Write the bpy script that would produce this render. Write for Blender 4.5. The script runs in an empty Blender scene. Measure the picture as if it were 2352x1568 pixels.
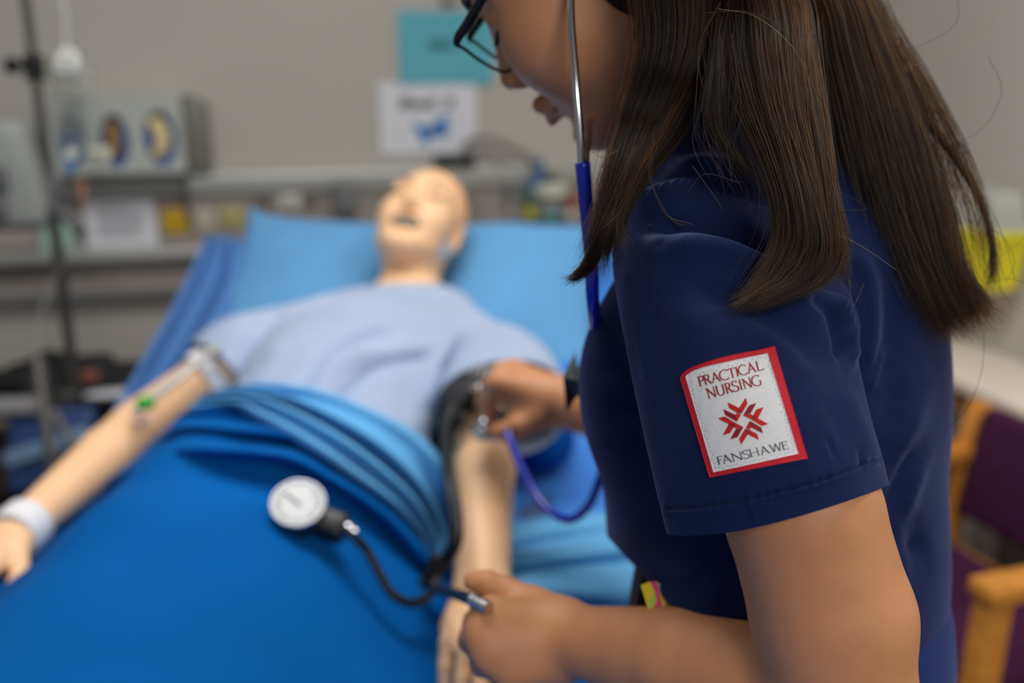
import bpy, bmesh, math, random
import numpy as np
from mathutils import Vector, Matrix
from mathutils.bvhtree import BVHTree

random.seed(7); np.random.seed(7)
RNG = np.random.RandomState(11)
S = bpy.context.scene
COL = S.collection

# ------------------------------------------------------------------ camera, world, lights, exposure
PITCH = math.radians(16.0); F = 2287.0; CZ = 1.42
cp, sp = math.cos(PITCH), math.sin(PITCH)
CAM = np.array([0.0, 0.0, CZ])
RT = np.array([1.0, 0, 0]); UP = np.array([0, sp, cp]); FW = np.array([0, cp, -sp])
cam = bpy.data.cameras.new('camera'); co = bpy.data.objects.new('camera', cam); COL.objects.link(co)
co.location = CAM; co.rotation_euler = (math.radians(90) - PITCH, 0, 0)
cam.sensor_width = 36.0; cam.lens = F * 36.0 / 2352.0; cam.clip_start = 0.02
cam.dof.use_dof = True; cam.dof.focus_distance = 0.575; cam.dof.aperture_fstop = 2.8
S.camera = co
S.view_settings.view_transform = 'Standard'; S.view_settings.look = 'None'
S.view_settings.gamma = 1.0; S.view_settings.use_curve_mapping = False
S.view_settings.exposure = 0.0

W = bpy.data.worlds.new('room_light'); S.world = W; W.use_nodes = True
W.node_tree.nodes['Background'].inputs[0].default_value = (0.92, 0.95, 1.0, 1)
W.node_tree.nodes['Background'].inputs[1].default_value = 0.2

def area(name, loc, rot, sx, sy, power, col=(1, 1, 1)):
    l = bpy.data.lights.new(name, 'AREA'); l.shape = 'RECTANGLE'; l.size = sx; l.size_y = sy
    l.energy = power; l.color = col
    o = bpy.data.objects.new(name, l); COL.objects.link(o); o.location = loc; o.rotation_euler = rot
    return o
WA = math.radians(13.5)          # the walls are turned this much against the camera's heading
area('ceiling_light_over_bed', (-0.15, 1.35, 2.64), (0, 0, WA), 1.2, 0.6, 25, (1.0, 0.985, 0.96))
area('ceiling_light_left', (-1.9, 1.2, 2.64), (0, 0, WA), 1.2, 0.6, 3, (1.0, 0.985, 0.96))
area('ceiling_light_right', (1.1, 0.9, 2.64), (0, 0, WA), 1.2, 0.6, 17, (1.0, 0.985, 0.96))
area('fill_light_behind', (0.8, -1.7, 2.64), (0, 0, WA), 1.2, 0.6, 66, (1.0, 0.985, 0.96))  # added fill behind the camera, brightens the nurse from in front

def P(px, py, d):
    """the point of the room seen at photograph pixel (px, py), d metres in front of the camera"""
    return CAM + d * (FW + (px - 1176.0) / F * RT - (py - 784.0) / F * UP)
def project(V):
    R = np.asarray(V, float) - CAM
    d = R @ FW
    return 1176 + F * (R @ RT) / d, 784 - F * (R @ UP) / d, d

# ------------------------------------------------------------------ scene helpers
def nrm(v):
    v = np.asarray(v, float); return v / np.linalg.norm(v)
def thing(name, label, cat, loc, group=None):
    o = bpy.data.objects.new(name, None); COL.objects.link(o); o.location = loc
    o.empty_display_size = 0.05
    o['label'] = label; o['category'] = cat
    if group: o['group'] = group
    return o
def tag(o, label, cat, group=None):
    o['label'] = label; o['category'] = cat
    if group: o['group'] = group
    return o
def origin_of(o):
    v = Vector((0, 0, 0))
    while o is not None:
        v = v + o.location; o = o.parent
    return v
def link(name, me, m, parent=None, smooth=True):
    if m is not None: me.materials.append(m)
    if smooth and len(me.polygons):
        me.polygons.foreach_set('use_smooth', np.ones(len(me.polygons), bool))
        if len(me.vertices) < 1200: me.set_sharp_from_angle(angle=math.radians(42))
    o = bpy.data.objects.new(name, me); COL.objects.link(o)
    if parent is not None:
        base = origin_of(parent)
        me.transform(Matrix.Translation(-base))
        o.parent = parent
    elif len(me.vertices):               # a thing that is one mesh: its origin at its base
        n = len(me.vertices); a = np.empty(n * 3); me.vertices.foreach_get('co', a); a = a.reshape(-1, 3)
        b = Vector((float(a[:, 0].mean()), float(a[:, 1].mean()), float(a[:, 2].min())))
        me.transform(Matrix.Translation(-b)); o.location = b
    return o
def meshd(name, V, Fc):
    me = bpy.data.meshes.new(name)
    V = np.asarray(V, float)
    if isinstance(Fc, np.ndarray): Fc = Fc.tolist()
    me.from_pydata(V.tolist(), [], Fc); me.update()
    return me
def obj(name, V, Fc, m, parent=None, smooth=True):
    return link(name, meshd(name, V, Fc), m, parent, smooth)
class MB:
    """collects pieces that become ONE mesh"""
    def __init__(s): s.V = []; s.F = []; s.n = 0
    def add(s, V, Fc):
        V = np.asarray(V, float); s.V.append(V)
        s.F += [[i + s.n for i in f] for f in (Fc.tolist() if isinstance(Fc, np.ndarray) else Fc)]
        s.n += len(V); return s
    def build(s, name, m, parent=None, smooth=True):
        return obj(name, np.concatenate(s.V), s.F, m, parent, smooth)

def rotz(a): c, s_ = math.cos(a), math.sin(a); return np.array([[c, -s_, 0], [s_, c, 0], [0, 0, 1.0]])
def rotx(a): c, s_ = math.cos(a), math.sin(a); return np.array([[1.0, 0, 0], [0, c, -s_], [0, s_, c]])
def roty(a): c, s_ = math.cos(a), math.sin(a); return np.array([[c, 0, s_], [0, 1.0, 0], [-s_, 0, c]])

def box(c, size, R=None, bev=0.004, seg=2):
    bm = bmesh.new(); bmesh.ops.create_cube(bm, size=1.0)
    bmesh.ops.scale(bm, vec=Vector(size), verts=bm.verts)
    if bev: bmesh.ops.bevel(bm, geom=bm.edges[:], offset=min(bev, min(size) * 0.45), segments=seg, profile=0.5, affect='EDGES')
    V = np.array([v.co[:] for v in bm.verts]); bm.verts.index_update()
    Fc = [[v.index for v in f.verts] for f in bm.faces]; bm.free()
    if R is not None: V = V @ np.asarray(R).T
    return V + np.asarray(c, float), Fc
def bar(a, b, w, t, bev=0.004, up=(0, 0, 1)):
    """a squared bar from a to b, w wide and t thick"""
    a = np.asarray(a, float); b = np.asarray(b, float); y = nrm(b - a); x = np.cross(y, up)
    x = nrm(x) if np.linalg.norm(x) > 1e-6 else np.array([1.0, 0, 0]); z = np.cross(x, y)
    return box((a + b) / 2, (w, np.linalg.norm(b - a), t), np.stack([x, y, z], 1), bev)
def catmull(pts, n):
    """n points along a smooth curve through pts (any dimension)"""
    p = np.asarray(pts, float)
    if len(p) == 2: return p[0] + (p[1] - p[0]) * np.linspace(0, 1, n)[:, None]
    q = np.vstack([2 * p[0] - p[1], p, 2 * p[-1] - p[-2]])
    u = np.linspace(0, len(p) - 1, n); i = np.minimum(u.astype(int), len(p) - 2); t = (u - i)[:, None]
    a, b, c, d = q[i], q[i + 1], q[i + 2], q[i + 3]
    return 0.5 * (2 * b + (c - a) * t + (2 * a - 5 * b + 4 * c - d) * t * t + (3 * b - a - 3 * c + d) * t ** 3)
def catmull_closed(pts, n):
    p = np.asarray(pts, float); m = len(p)
    u = np.arange(n) / n * m; i = u.astype(int); t = (u - i)[:, None]
    a, b, c, d = p[(i - 1) % m], p[i % m], p[(i + 1) % m], p[(i + 2) % m]
    return 0.5 * (2 * b + (c - a) * t + (2 * a - 5 * b + 4 * c - d) * t * t + (3 * b - a - 3 * c + d) * t ** 3)
def tube(pts, r, seg=12, closed=False, flat=1.0):
    """round tube along pts; r one radius or one per point; ends capped"""
    p = np.asarray(pts, float); n = len(p); r = np.broadcast_to(np.asarray(r, float), (n,))
    T = np.gradient(p, axis=0) if not closed else (np.roll(p, -1, 0) - np.roll(p, 1, 0))
    T /= np.linalg.norm(T, axis=1)[:, None] + 1e-12
    N = np.zeros_like(p); ref = np.array([0, 0, 1.0]) if abs(T[0, 2]) < 0.9 else np.array([1.0, 0, 0])
    N[0] = nrm(np.cross(T[0], ref))
    for i in range(1, n):
        v = N[i - 1] - T[i] * (N[i - 1] @ T[i]); N[i] = nrm(v)
    B = np.cross(T, N); a = np.arange(seg) / seg * 2 * math.pi
    V = p[:, None] + r[:, None, None] * (np.cos(a)[None, :, None] * N[:, None] + flat * np.sin(a)[None, :, None] * B[:, None])
    V = V.reshape(-1, 3); Fc = []
    for i in range(n if closed else n - 1):
        j = (i + 1) % n
        for k in range(seg):
            l = (k + 1) % seg; Fc.append([i * seg + k, i * seg + l, j * seg + l, j * seg + k])
    if not closed: Fc += [list(range(seg))[::-1], [(n - 1) * seg + k for k in range(seg)]]
    return V, Fc
def lathe(prof, c=(0, 0, 0), axis=(0, 0, 1), seg=28):
    """surface of revolution: prof = [(radius, height)], along axis from c"""
    z = nrm(axis); x = np.cross(z, (0, 1, 0)) if abs(z[1]) < 0.9 else np.cross(z, (1, 0, 0)); x = nrm(x); y = np.cross(z, x)
    a = np.arange(seg) / seg * 2 * math.pi; ring = np.cos(a)[:, None] * x + np.sin(a)[:, None] * y
    V = np.concatenate([np.asarray(c, float) + max(r, 1e-5) * ring + h * z for r, h in prof]); Fc = []
    for i in range(len(prof) - 1):
        for k in range(seg):
            l = (k + 1) % seg; Fc.append([i * seg + k, i * seg + l, (i + 1) * seg + l, (i + 1) * seg + k])
    Fc += [list(range(seg))[::-1], [(len(prof) - 1) * seg + k for k in range(seg)]]
    return V, Fc
def grid_faces(nu, nv, closed_v=False):
    i = np.arange(nu - 1)[:, None]; j = np.arange(nv if closed_v else nv - 1)[None]; k = (j + 1) % nv
    return np.stack([i * nv + j + 0 * k, i * nv + k, (i + 1) * nv + k, (i + 1) * nv + j + 0 * k], -1).reshape(-1, 4)
def loft(rows, nu, nv):
    """surface through rows of points: each row and then every column is a smooth curve"""
    R_ = np.stack([catmull(r, nv) for r in rows])                # rows x nv x dim
    return np.stack([catmull(R_[:, j], nu) for j in range(nv)], 1)
def vnormals(V, Fc):
    Fc = np.asarray(Fc); a, b, c = V[Fc[:, 0]], V[Fc[:, 1]], V[Fc[:, 2]]
    n = np.cross(b - a, c - a)
    if Fc.shape[1] == 4: n = np.cross(V[Fc[:, 2]] - a, V[Fc[:, 3]] - b)
    N = np.zeros_like(V)
    for k in range(Fc.shape[1]): np.add.at(N, Fc[:, k], n)
    return N / (np.linalg.norm(N, axis=1)[:, None] + 1e-12)
def segdist(Q, poly):
    best = np.full(len(Q), 1e9)
    for a, b in zip(poly[:-1], poly[1:]):
        ab = b - a; t = np.clip(((Q - a) @ ab) / (ab @ ab + 1e-12), 0, 1)
        best = np.minimum(best, np.linalg.norm(Q - a - t[:, None] * ab, axis=1))
    return best
def creases(V, Fc, folds, back=False):
    """cloth folds: raise or sink the cloth along its normal near each fold line.
    folds = [(line of photograph pixels, height in m, width in px)]; only the side facing the bed's foot is shaped"""
    N = vnormals(V, Fc); px, py, d = project(V); Q = np.stack([px, py], 1)
    face = np.clip(-((N * (V - CAM)).sum(1) / (np.linalg.norm(V - CAM, axis=1))) * 3 + 0.3, 0, 1)
    off = np.zeros(len(V))
    for line, amp, wd in folds:
        l = np.asarray(line, float); lo = l.min(0) - 4 * wd; hi = l.max(0) + 4 * wd
        m = ((Q > lo) & (Q < hi)).all(1)
        if not m.any(): continue
        l = catmull(l, max(12, len(l) * 6)) if len(l) > 2 else l
        D = segdist(Q[m], l)
        ends = np.minimum(np.linalg.norm(Q[m] - l[0], axis=1), np.linalg.norm(Q[m] - l[-1], axis=1))
        off[m] += amp * np.exp(-(D / wd) ** 2) * np.clip(0.25 + ends / (3.0 * wd), 0, 1)
    return V + N * (off * face)[:, None]

# ------------------------------------------------------------------ soft bodies: blended primitives, one continuous surface
def E(c, r, R=None, k=0.02, sub=False): return ('e', np.asarray(c, float), np.asarray(r, float), None if R is None else np.asarray(R, float), k, sub)
def C(a, b, ra, rb=None, k=0.02, sub=False): return ('c', np.asarray(a, float), np.asarray(b, float), float(ra), float(ra if rb is None else rb), k, sub)
def _prim(op, Q):
    if op[0] == 'e':
        p = Q - op[1]
        if op[3] is not None: p = p @ op[3]
        q = p / op[2]; k0 = np.linalg.norm(q, axis=1) + 1e-9; k1 = np.linalg.norm(q / op[2], axis=1) + 1e-9
        return k0 * (k0 - 1) / k1
    a, b, ra, rb = op[1:5]; ab = b - a; t = np.clip(((Q - a) @ ab) / (ab @ ab + 1e-12), 0, 1)
    return np.linalg.norm(Q - a - t[:, None] * ab, axis=1) - (ra + (rb - ra) * t)
def _bound(op):
    if op[0] == 'e': return op[1], float(op[2].max())
    c = (op[1] + op[2]) / 2; return c, float(np.linalg.norm(op[2] - op[1]) / 2 + max(op[3], op[4]))
def field(ops, Q):
    d = np.full(len(Q), 0.2); qc = Q.mean(0); qr = np.linalg.norm(Q - qc, axis=1).max()
    for op in ops:
        c, r = _bound(op); k = op[-2]
        if np.linalg.norm(c - qc) - r - qr > 0.05 + k: continue
        v = _prim(op, Q)
        if op[-1]:
            h = np.clip(0.5 - 0.5 * (d + v) / k, 0, 1); d = d * (1 - h) - v * h + k * h * (1 - h)
        else:
            h = np.clip(0.5 + 0.5 * (d - v) / k, 0, 1); d = d * (1 - h) + v * h - k * h * (1 - h)
    return d
def body(ops, h, pad=0.012, cut=None):
    """surface net of the blended primitives; returns vertices and quads"""
    lo = np.min([_bound(o)[0] - _bound(o)[1] for o in ops if not o[-1]], 0) - pad
    hi = np.max([_bound(o)[0] + _bound(o)[1] for o in ops if not o[-1]], 0) + pad
    B = 14; nb = np.ceil((hi - lo) / h / B).astype(int); n = nb * B + 1
    val = np.full(n, 0.05, np.float32); br = h * B * 0.5 * math.sqrt(3)
    idx = np.stack(np.meshgrid(*[np.arange(k) for k in nb], indexing='ij'), -1).reshape(-1, 3)
    cen = lo + (idx * B + B / 2) * h
    dc = np.concatenate([field_pts(ops, cen[i:i + 1]) for i in range(len(cen))]) if len(cen) < 1 else field_pts(ops, cen)
    g = np.stack(np.meshgrid(*[np.arange(B + 1)] * 3, indexing='ij'), -1).reshape(-1, 3)
    for b, dd in zip(idx, dc):
        s0 = b * B; sl = tuple(slice(s0[a], s0[a] + B + 1) for a in range(3))
        if abs(dd) > br * 1.6 + 0.02: 
            if dd < 0: val[sl] = -0.05
            continue
        Q = lo + (g + s0) * h; v = field(ops, Q)
        if cut is not None: v = np.maximum(v, cut(Q))
        val[sl] = v.reshape(B + 1, B + 1, B + 1)
    return surface_net(val, lo, h)
def field_pts(ops, Q):
    d = np.full(len(Q), 9.0)
    for op in ops:
        v = _prim(op, Q); k = op[-2]
        if op[-1]:
            h = np.clip(0.5 - 0.5 * (d + v) / k, 0, 1); d = d * (1 - h) - v * h + k * h * (1 - h)
        else:
            h = np.clip(0.5 + 0.5 * (d - v) / k, 0, 1); d = d * (1 - h) + v * h - k * h * (1 - h)
    return d
def surface_net(val, lo, h):
    s = val < 0
    cnt = np.zeros(np.array(val.shape) - 1, np.int8)
    for a in (0, 1):
        for b in (0, 1):
            for c in (0, 1):
                cnt += s[a:a + cnt.shape[0], b:b + cnt.shape[1], c:c + cnt.shape[2]]
    act = (cnt > 0) & (cnt < 8); ii, jj, kk = np.nonzero(act)
    idx = np.full(cnt.shape, -1, np.int64); idx[act] = np.arange(len(ii))
    pos = np.zeros((len(ii), 3)); num = np.zeros(len(ii))
    cor = [(a, b, c) for a in (0, 1) for b in (0, 1) for c in (0, 1)]
    for A in cor:
        for ax in range(3):
            if A[ax]: continue
            Bc = list(A); Bc[ax] = 1
            va = val[ii + A[0], jj + A[1], kk + A[2]]; vb = val[ii + Bc[0], jj + Bc[1], kk + Bc[2]]
            cr = (va < 0) != (vb < 0); t = np.where(cr, va / np.where(cr, va - vb, 1), 0)
            p = np.repeat(np.array(A, float)[None], len(ii), 0); p[:, ax] += t
            pos += p * cr[:, None]; num += cr
    V = lo + h * (np.stack([ii, jj, kk], 1) + pos / num[:, None])
    Q = []
    for ax in range(3):
        a1, a2 = (ax + 1) % 3, (ax + 2) % 3
        sl0 = [slice(None)] * 3; sl1 = [slice(None)] * 3; sl0[ax] = slice(0, -1); sl1[ax] = slice(1, None)
        s0 = s[tuple(sl0)]; s1 = s[tuple(sl1)]; e = np.argwhere(s0 != s1)
        m = (e[:, a1] > 0) & (e[:, a2] > 0) & (e[:, a1] < s.shape[a1] - 1) & (e[:, a2] < s.shape[a2] - 1); e = e[m]
        inside = s0[tuple(e.T)]
        def cell(o1, o2):
            q = e.copy(); q[:, a1] += o1; q[:, a2] += o2; return idx[tuple(q.T)]
        q = np.stack([cell(-1, -1), cell(0, -1), cell(0, 0), cell(-1, 0)], 1)
        q[~inside] = q[~inside][:, ::-1]; Q.append(q)
    Q = np.concatenate(Q); Q = Q[(Q >= 0).all(1)]
    return V, Q
def relax(V, Fc, n=2, f=0.5):
    Fc = np.asarray(Fc); e = np.concatenate([Fc[:, [i, (i + 1) % Fc.shape[1]]] for i in range(Fc.shape[1])])
    for _ in range(n):
        A = np.zeros_like(V); c = np.zeros(len(V))
        np.add.at(A, e[:, 0], V[e[:, 1]]); np.add.at(c, e[:, 0], 1); np.add.at(A, e[:, 1], V[e[:, 0]]); np.add.at(c, e[:, 1], 1)
        V = V + f * (A / np.maximum(c, 1)[:, None] - V)
    return V

# ------------------------------------------------------------------ materials
MATS = {}
def lin(c):
    c = np.asarray(c, float) / 255.0
    return tuple(np.where(c <= 0.04045, c / 12.92, ((c + 0.055) / 1.055) ** 2.4)) + (1.0,)
def mat(name, rgb, rough=0.5, metal=0.0, var=0.06, scale=8.0, bump=0.0, bscale=300.0, spec=0.5, sheen=0.0, sss=0.0,
        alpha=1.0, trans=0.0, ior=1.45, emit=None, stretch=None, coat=0.0, var2=None):
    """principled material: base colour (sRGB 0-255) with soft noise variation and fine noise relief"""
    if name in MATS: return MATS[name]
    m = bpy.data.materials.new(name); m.use_nodes = True; nt = m.node_tree; N = nt.nodes; L = nt.links
    b = N['Principled BSDF']; c = lin(rgb)
    b.inputs['Base Color'].default_value = c; b.inputs['Roughness'].default_value = rough; b.inputs['Metallic'].default_value = metal
    b.inputs['Specular IOR Level'].default_value = spec; b.inputs['IOR'].default_value = ior
    b.inputs['Transmission Weight'].default_value = trans; b.inputs['Alpha'].default_value = alpha
    b.inputs['Coat Weight'].default_value = coat
    if sheen: b.inputs['Sheen Weight'].default_value = sheen; b.inputs['Sheen Roughness'].default_value = 0.5
    if sss:
        b.inputs['Subsurface Weight'].default_value = sss; b.inputs['Subsurface Radius'].default_value = (1.0, 0.4, 0.2); b.inputs['Subsurface Scale'].default_value = 0.006
    tc = N.new('ShaderNodeTexCoord'); vec = tc.outputs['Object']
    if stretch:
        mp = N.new('ShaderNodeMapping'); mp.inputs['Scale'].default_value = stretch; L.new(vec, mp.inputs['Vector']); vec = mp.outputs['Vector']
    if var:
        nz = N.new('ShaderNodeTexNoise'); nz.inputs['Scale'].default_value = scale; nz.inputs['Detail'].default_value = 4
        L.new(vec, nz.inputs['Vector'])
        rp = N.new('ShaderNodeValToRGB'); a = np.array(c[:3])
        lo_ = a * (1 - var * 1.6) if var2 is None else np.array(lin(var2)[:3]); hi_ = np.minimum(a * (1 + var * 1.6), 1)
        rp.color_ramp.elements[0].position = 0.3; rp.color_ramp.elements[1].position = 0.7
        rp.color_ramp.elements[0].color = (*lo_, 1); rp.color_ramp.elements[1].color = (*hi_, 1)
        L.new(nz.outputs['Fac'], rp.inputs['Fac']); L.new(rp.outputs['Color'], b.inputs['Base Color'])
    if bump:
        n2 = N.new('ShaderNodeTexNoise'); n2.inputs['Scale'].default_value = bscale; n2.inputs['Detail'].default_value = 3
        L.new(vec, n2.inputs['Vector'])
        bp = N.new('ShaderNodeBump'); bp.inputs['Strength'].default_value = bump; bp.inputs['Distance'].default_value = 0.001
        L.new(n2.outputs['Fac'], bp.inputs['Height']); L.new(bp.outputs['Normal'], b.inputs['Normal'])
    if emit: b.inputs['Emission Color'].default_value = lin(emit[0]); b.inputs['Emission Strength'].default_value = emit[1]
    MATS[name] = m; return m
# ------------------------------------------------------------------ the room
wx = np.array([math.cos(WA), math.sin(WA), 0]); wn = np.array([math.sin(WA), -math.cos(WA), 0]); wz = np.array([0, 0, 1.0])
RW = np.stack([wx, -wn, wz], 1)            # columns: along the wall, into the wall, up
W0 = P(980, 270, 2.98)
def onwall(px, py, off=0.0):
    r = P(px, py, 1.0) - CAM; t = (off - (CAM - W0) @ wn) / (r @ wn); return CAM + t * r
RC0 = np.array([1.052, 1.931, 0.0])         # front edge of the sill cabinet along the right wall
SILL = 0.22
corner = None
def plane_hit(px, py, p0, n):
    r = P(px, py, 1.0) - CAM; return CAM + ((p0 - CAM) @ n) / (r @ n) * r
mw = mat('wall_paint', (186, 180, 172), 0.85, var=0.02, scale=1.5, bump=0.08, bscale=180)
mfl = mat('floor_vinyl', (112, 102, 94), 0.45, var=0.08, scale=14)
mce = mat('ceiling_tile_white', (225, 223, 218), 0.9, var=0.02, bump=0.3, bscale=90)
mtrim = mat('trim_grey', (150, 146, 140), 0.6, var=0.03)
def structure(name, V, Fc, m):
    o = obj(name, V, Fc, m, None, False); o['kind'] = 'structure'; return o
t_r = (RC0 + SILL * wx - W0) @ wx          # where the right wall stands, measured along the back wall
bx = lambda u0, u1, w0, w1, z0, z1: box(W0 * [1, 1, 0] + wx * (u0 + u1) / 2 + wn * (w0 + w1) / 2 + wz * (z0 + z1) / 2,
                                        (abs(u1 - u0), abs(w1 - w0), z1 - z0), RW, 0)
structure('wall_back', *bx(-3.4, t_r + 0.1, -0.1, 0, 0, 2.7), mw)
structure('wall_right', *bx(t_r, t_r + 0.1, 0, 3.9, 0, 2.7), mw)
structure('floor', *bx(-3.4, t_r + 0.1, -0.1, 4.6, -0.1, 0), mfl)
structure('ceiling', *bx(-3.4, t_r + 0.1, -0.1, 4.6, 2.7, 2.8), mce)
structure('baseboard_back', *bx(-3.4, t_r, 0, 0.012, 0, 0.1), mtrim)
structure('baseboard_right', *bx(t_r - 0.012, t_r, 0.012, 3.9, 0, 0.1), mtrim)

def wpt(u, z, off): return W0 * [1, 1, 0] + wx * u + wn * off + wz * z
def wu(px, py, off=0.0):
    p = onwall(px, py, off); return (p - W0) @ wx, p[2]
def wbox(x0, y0, x1, y1, dep, off=0.0, bev=0.004):
    """box standing on the wall whose front face spans two photograph corners"""
    u0, z0 = wu(x0, y1, off + dep); u1, z1 = wu(x1, y0, off + dep)
    return box(wpt((u0 + u1) / 2, (z0 + z1) / 2, off + dep / 2), (abs(u1 - u0), dep, abs(z1 - z0)), RW, bev)
def wslab(u0, u1, z0, z1, off, dep, bev=0.003):
    return box(wpt((u0 + u1) / 2, (z0 + z1) / 2, off + dep / 2), (u1 - u0, dep, z1 - z0), RW, bev)

# ------------------------------------------------------------------ headwall unit behind the bed
mal = mat('brushed_aluminium', (186, 187, 182), 0.42, 0.35, var=0.03, scale=4, stretch=(1, 1, 30))
mpan = mat('headwall_panel', (150, 140, 134), 0.6, var=0.04)
mlow = mat('headwall_lower', (158, 148, 141), 0.7, var=0.03)
mgp = mat('grey_plastic', (120, 122, 122), 0.45, var=0.04)
uL, uR = -2.9, t_r - 0.02
zr = wu(600, 420, 0.06)[1]; zs = wu(380, 582, 0.09)[1]; zb = wu(300, 655, 0.05)[1]
hw = thing('headwall_unit', 'long aluminium and grey service panel on the wall behind the bed', 'wall panel', wpt(-0.6, zb, 0))
obj('panel', *wslab(uL, uR, zs - 0.02, zr, 0, 0.045), mpan, hw, False)
m = MB(); m.add(*wslab(uL, uR, zr - 0.032, zr + 0.032, 0, 0.062, 0.012)); m.add(*wslab(uL, uR, zr + 0.012, zr + 0.022, 0.06, 0.008))
m.build('top_rail', mal, hw)
m = MB(); m.add(*wslab(uL, uR, zs - 0.016, zs + 0.014, 0, 0.10, 0.008)); m.build('lower_rail', mal, hw)
obj('lower_panel', *wslab(uL, uR, zb - 0.02, zs - 0.016, 0, 0.05), mlow, hw, False)
obj('bottom_edge', *wslab(uL, uR, zb - 0.035, zb - 0.012, 0, 0.058), mgp, hw, False)
mout = {'yellow': mat('outlet_yellow', (214, 172, 40), 0.4), 'cream': mat('outlet_cream', (205, 198, 178), 0.45), 'olive': mat('outlet_olive', (188, 182, 120), 0.45),
        'grey': mat('outlet_grey', (120, 113, 108), 0.5), 'white': mat('outlet_white', (208, 206, 200), 0.45)}
mdark = mat('slot_dark', (38, 34, 32), 0.6, var=0)
def outlet(px0, py0, px1, py1, key, slots=2):
    V, Fc = wbox(px0, py0, px1, py1, 0.008, 0.045, 0.004)
    o = obj('outlet', V, Fc, mout[key], hw)
    u0, z0 = wu(px0, py1, 0.05); u1, z1 = wu(px1, py0, 0.05)
    for k in range(slots):
        zc = z0 + (z1 - z0) * (k + 0.5) / slots; uc = (u0 + u1) / 2
        mm = MB(); mm.add(*wslab(uc - 0.009, uc - 0.006, zc - 0.006, zc + 0.008, 0.052, 0.003, 0)); mm.add(*wslab(uc + 0.006, uc + 0.009, zc - 0.006, zc + 0.008, 0.052, 0.003, 0))
        mm.add(*wslab(uc - 0.003, uc + 0.003, zc - 0.014, zc - 0.009, 0.052, 0.003, 0)); mm.build('socket', mdark, o, False)
outlet(376, 477, 428, 538, 'yellow'); outlet(450, 480, 492, 532, 'cream'); outlet(508, 475, 556, 525, 'olive')
outlet(585, 447, 622, 478, 'grey', 1); outlet(640, 445, 690, 480, 'white', 1); outlet(700, 445, 725, 478, 'grey', 1)
for (a, b, c, d) in ((772, 416, 820, 494), (1046, 432, 1084, 498)):
    m = MB(); m.add(*wbox(a, b, c, d, 0.05, 0.062, 0.006)); m.add(*wbox((a + c) / 2 - 5, b + 4, (a + c) / 2 + 5, d - 6, 0.008, 0.112, 0.002))
    m.build('rail_bracket', mgp, hw)

# papers on the wall
mpw = mat('paper_white', (220, 221, 227), 0.8, var=0.01); mpt = mat('paper_teal', (96, 178, 194), 0.8, var=0.015); mpm = mat('paper_mint', (176, 208, 192), 0.8, var=0.02)
mink = mat('ink_dark', (62, 62, 64), 0.8, var=0); mteal_ink = mat('ink_on_teal', (40, 88, 96), 0.8, var=0)
def sheet(name, x0, y0, x1, y1, m, off, label, rot=0.0, parent=None, thick=0.0012):
    u0, z0 = wu(x0, y1, off); u1, z1 = wu(x1, y0, off); n = 9
    uu, zz = np.meshgrid(np.linspace(u0, u1, n), np.linspace(z0, z1, n), indexing='ij')
    s = (uu - u0) / (u1 - u0); t = (zz - z0) / (z1 - z0)
    cu = 0.0035 * (np.abs(s - 0.5) * 2) ** 3 * (1 - t) + 0.001       # lower corners lift a little
    V = np.array([wpt(a, b, off + c) for a, b, c in zip(uu.ravel(), zz.ravel(), cu.ravel())])
    V2 = V + wn * thick; Fc = grid_faces(n, n); F2 = Fc[:, ::-1] + n * n
    ring = [i * n for i in range(n)] + [(n - 1) * n + j for j in range(1, n)] + [i * n + n - 1 for i in range(n - 2, -1, -1)] + [j for j in range(n - 2, 0, -1)]
    sd = [[ring[i], ring[(i + 1) % len(ring)], ring[(i + 1) % len(ring)] + n * n, ring[i] + n * n] for i in range(len(ring))]
    o = obj(name, np.concatenate([V, V2]), Fc.tolist() + F2.tolist() + sd, m, parent)
    if label: tag(o, label, 'notice')
    return o
def text_on_wall(name, body_, x0, y0, x1, y1, m, off, parent):
    cu = bpy.data.curves.new(name, 'FONT'); cu.body = body_; cu.size = 1.0; cu.extrude = 0.0; cu.offset = 0.018
    to = bpy.data.objects.new(name, cu); COL.objects.link(to); bpy.context.view_layer.update()
    me = bpy.data.meshes.new_from_object(to.evaluated_get(bpy.context.evaluated_depsgraph_get())); bpy.data.objects.remove(to)
    n = len(me.vertices); a = np.empty(n * 3); me.vertices.foreach_get('co', a); a = a.reshape(-1, 3)
    u0, z0 = wu(x0, y1, off); u1, z1 = wu(x1, y0, off); lo, hi = a.min(0), a.max(0)
    s = (a[:, 0] - lo[0]) / (hi[0] - lo[0]); t = (a[:, 1] - lo[1]) / (hi[1] - lo[1])
    V = np.array([wpt(u0 + (u1 - u0) * i, z0 + (z1 - z0) * j, off) for i, j in zip(s, t)])
    Fa = [list(p.vertices) for p in me.polygons]; comp = list(range(n))
    def root(i):
        while comp[i] != i: i = comp[i]
        return i
    for f in Fa:
        for k in f[1:]: comp[root(k)] = root(f[0])
    groups = {}
    for f in Fa: groups.setdefault(root(f[0]), []).append(f)
    for fs in groups.values():                       # every letter is a piece of its own
        ids = sorted({i for f in fs for i in f}); mp = {i: k for k, i in enumerate(ids)}
        obj('letter', V[ids], [[mp[i] for i in f] for f in fs], m, parent, False)
    bpy.data.meshes.remove(me)
def flat_on_wall(name, polys, m, off, parent):
    mm = MB()
    for p in polys: mm.add([onwall(x, y, off) for x, y in p], [list(range(len(p)))])
    return mm.build(name, m, parent, False)
bp = sheet('paper_notice', 874, 188, 1093, 354, mpw, 0.003, 'white paper sign with a blue butterfly and bed number')
text_on_wall('lettering', 'Bed 3', 920, 222, 1042, 250, mink, 0.0085, bp)
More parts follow.
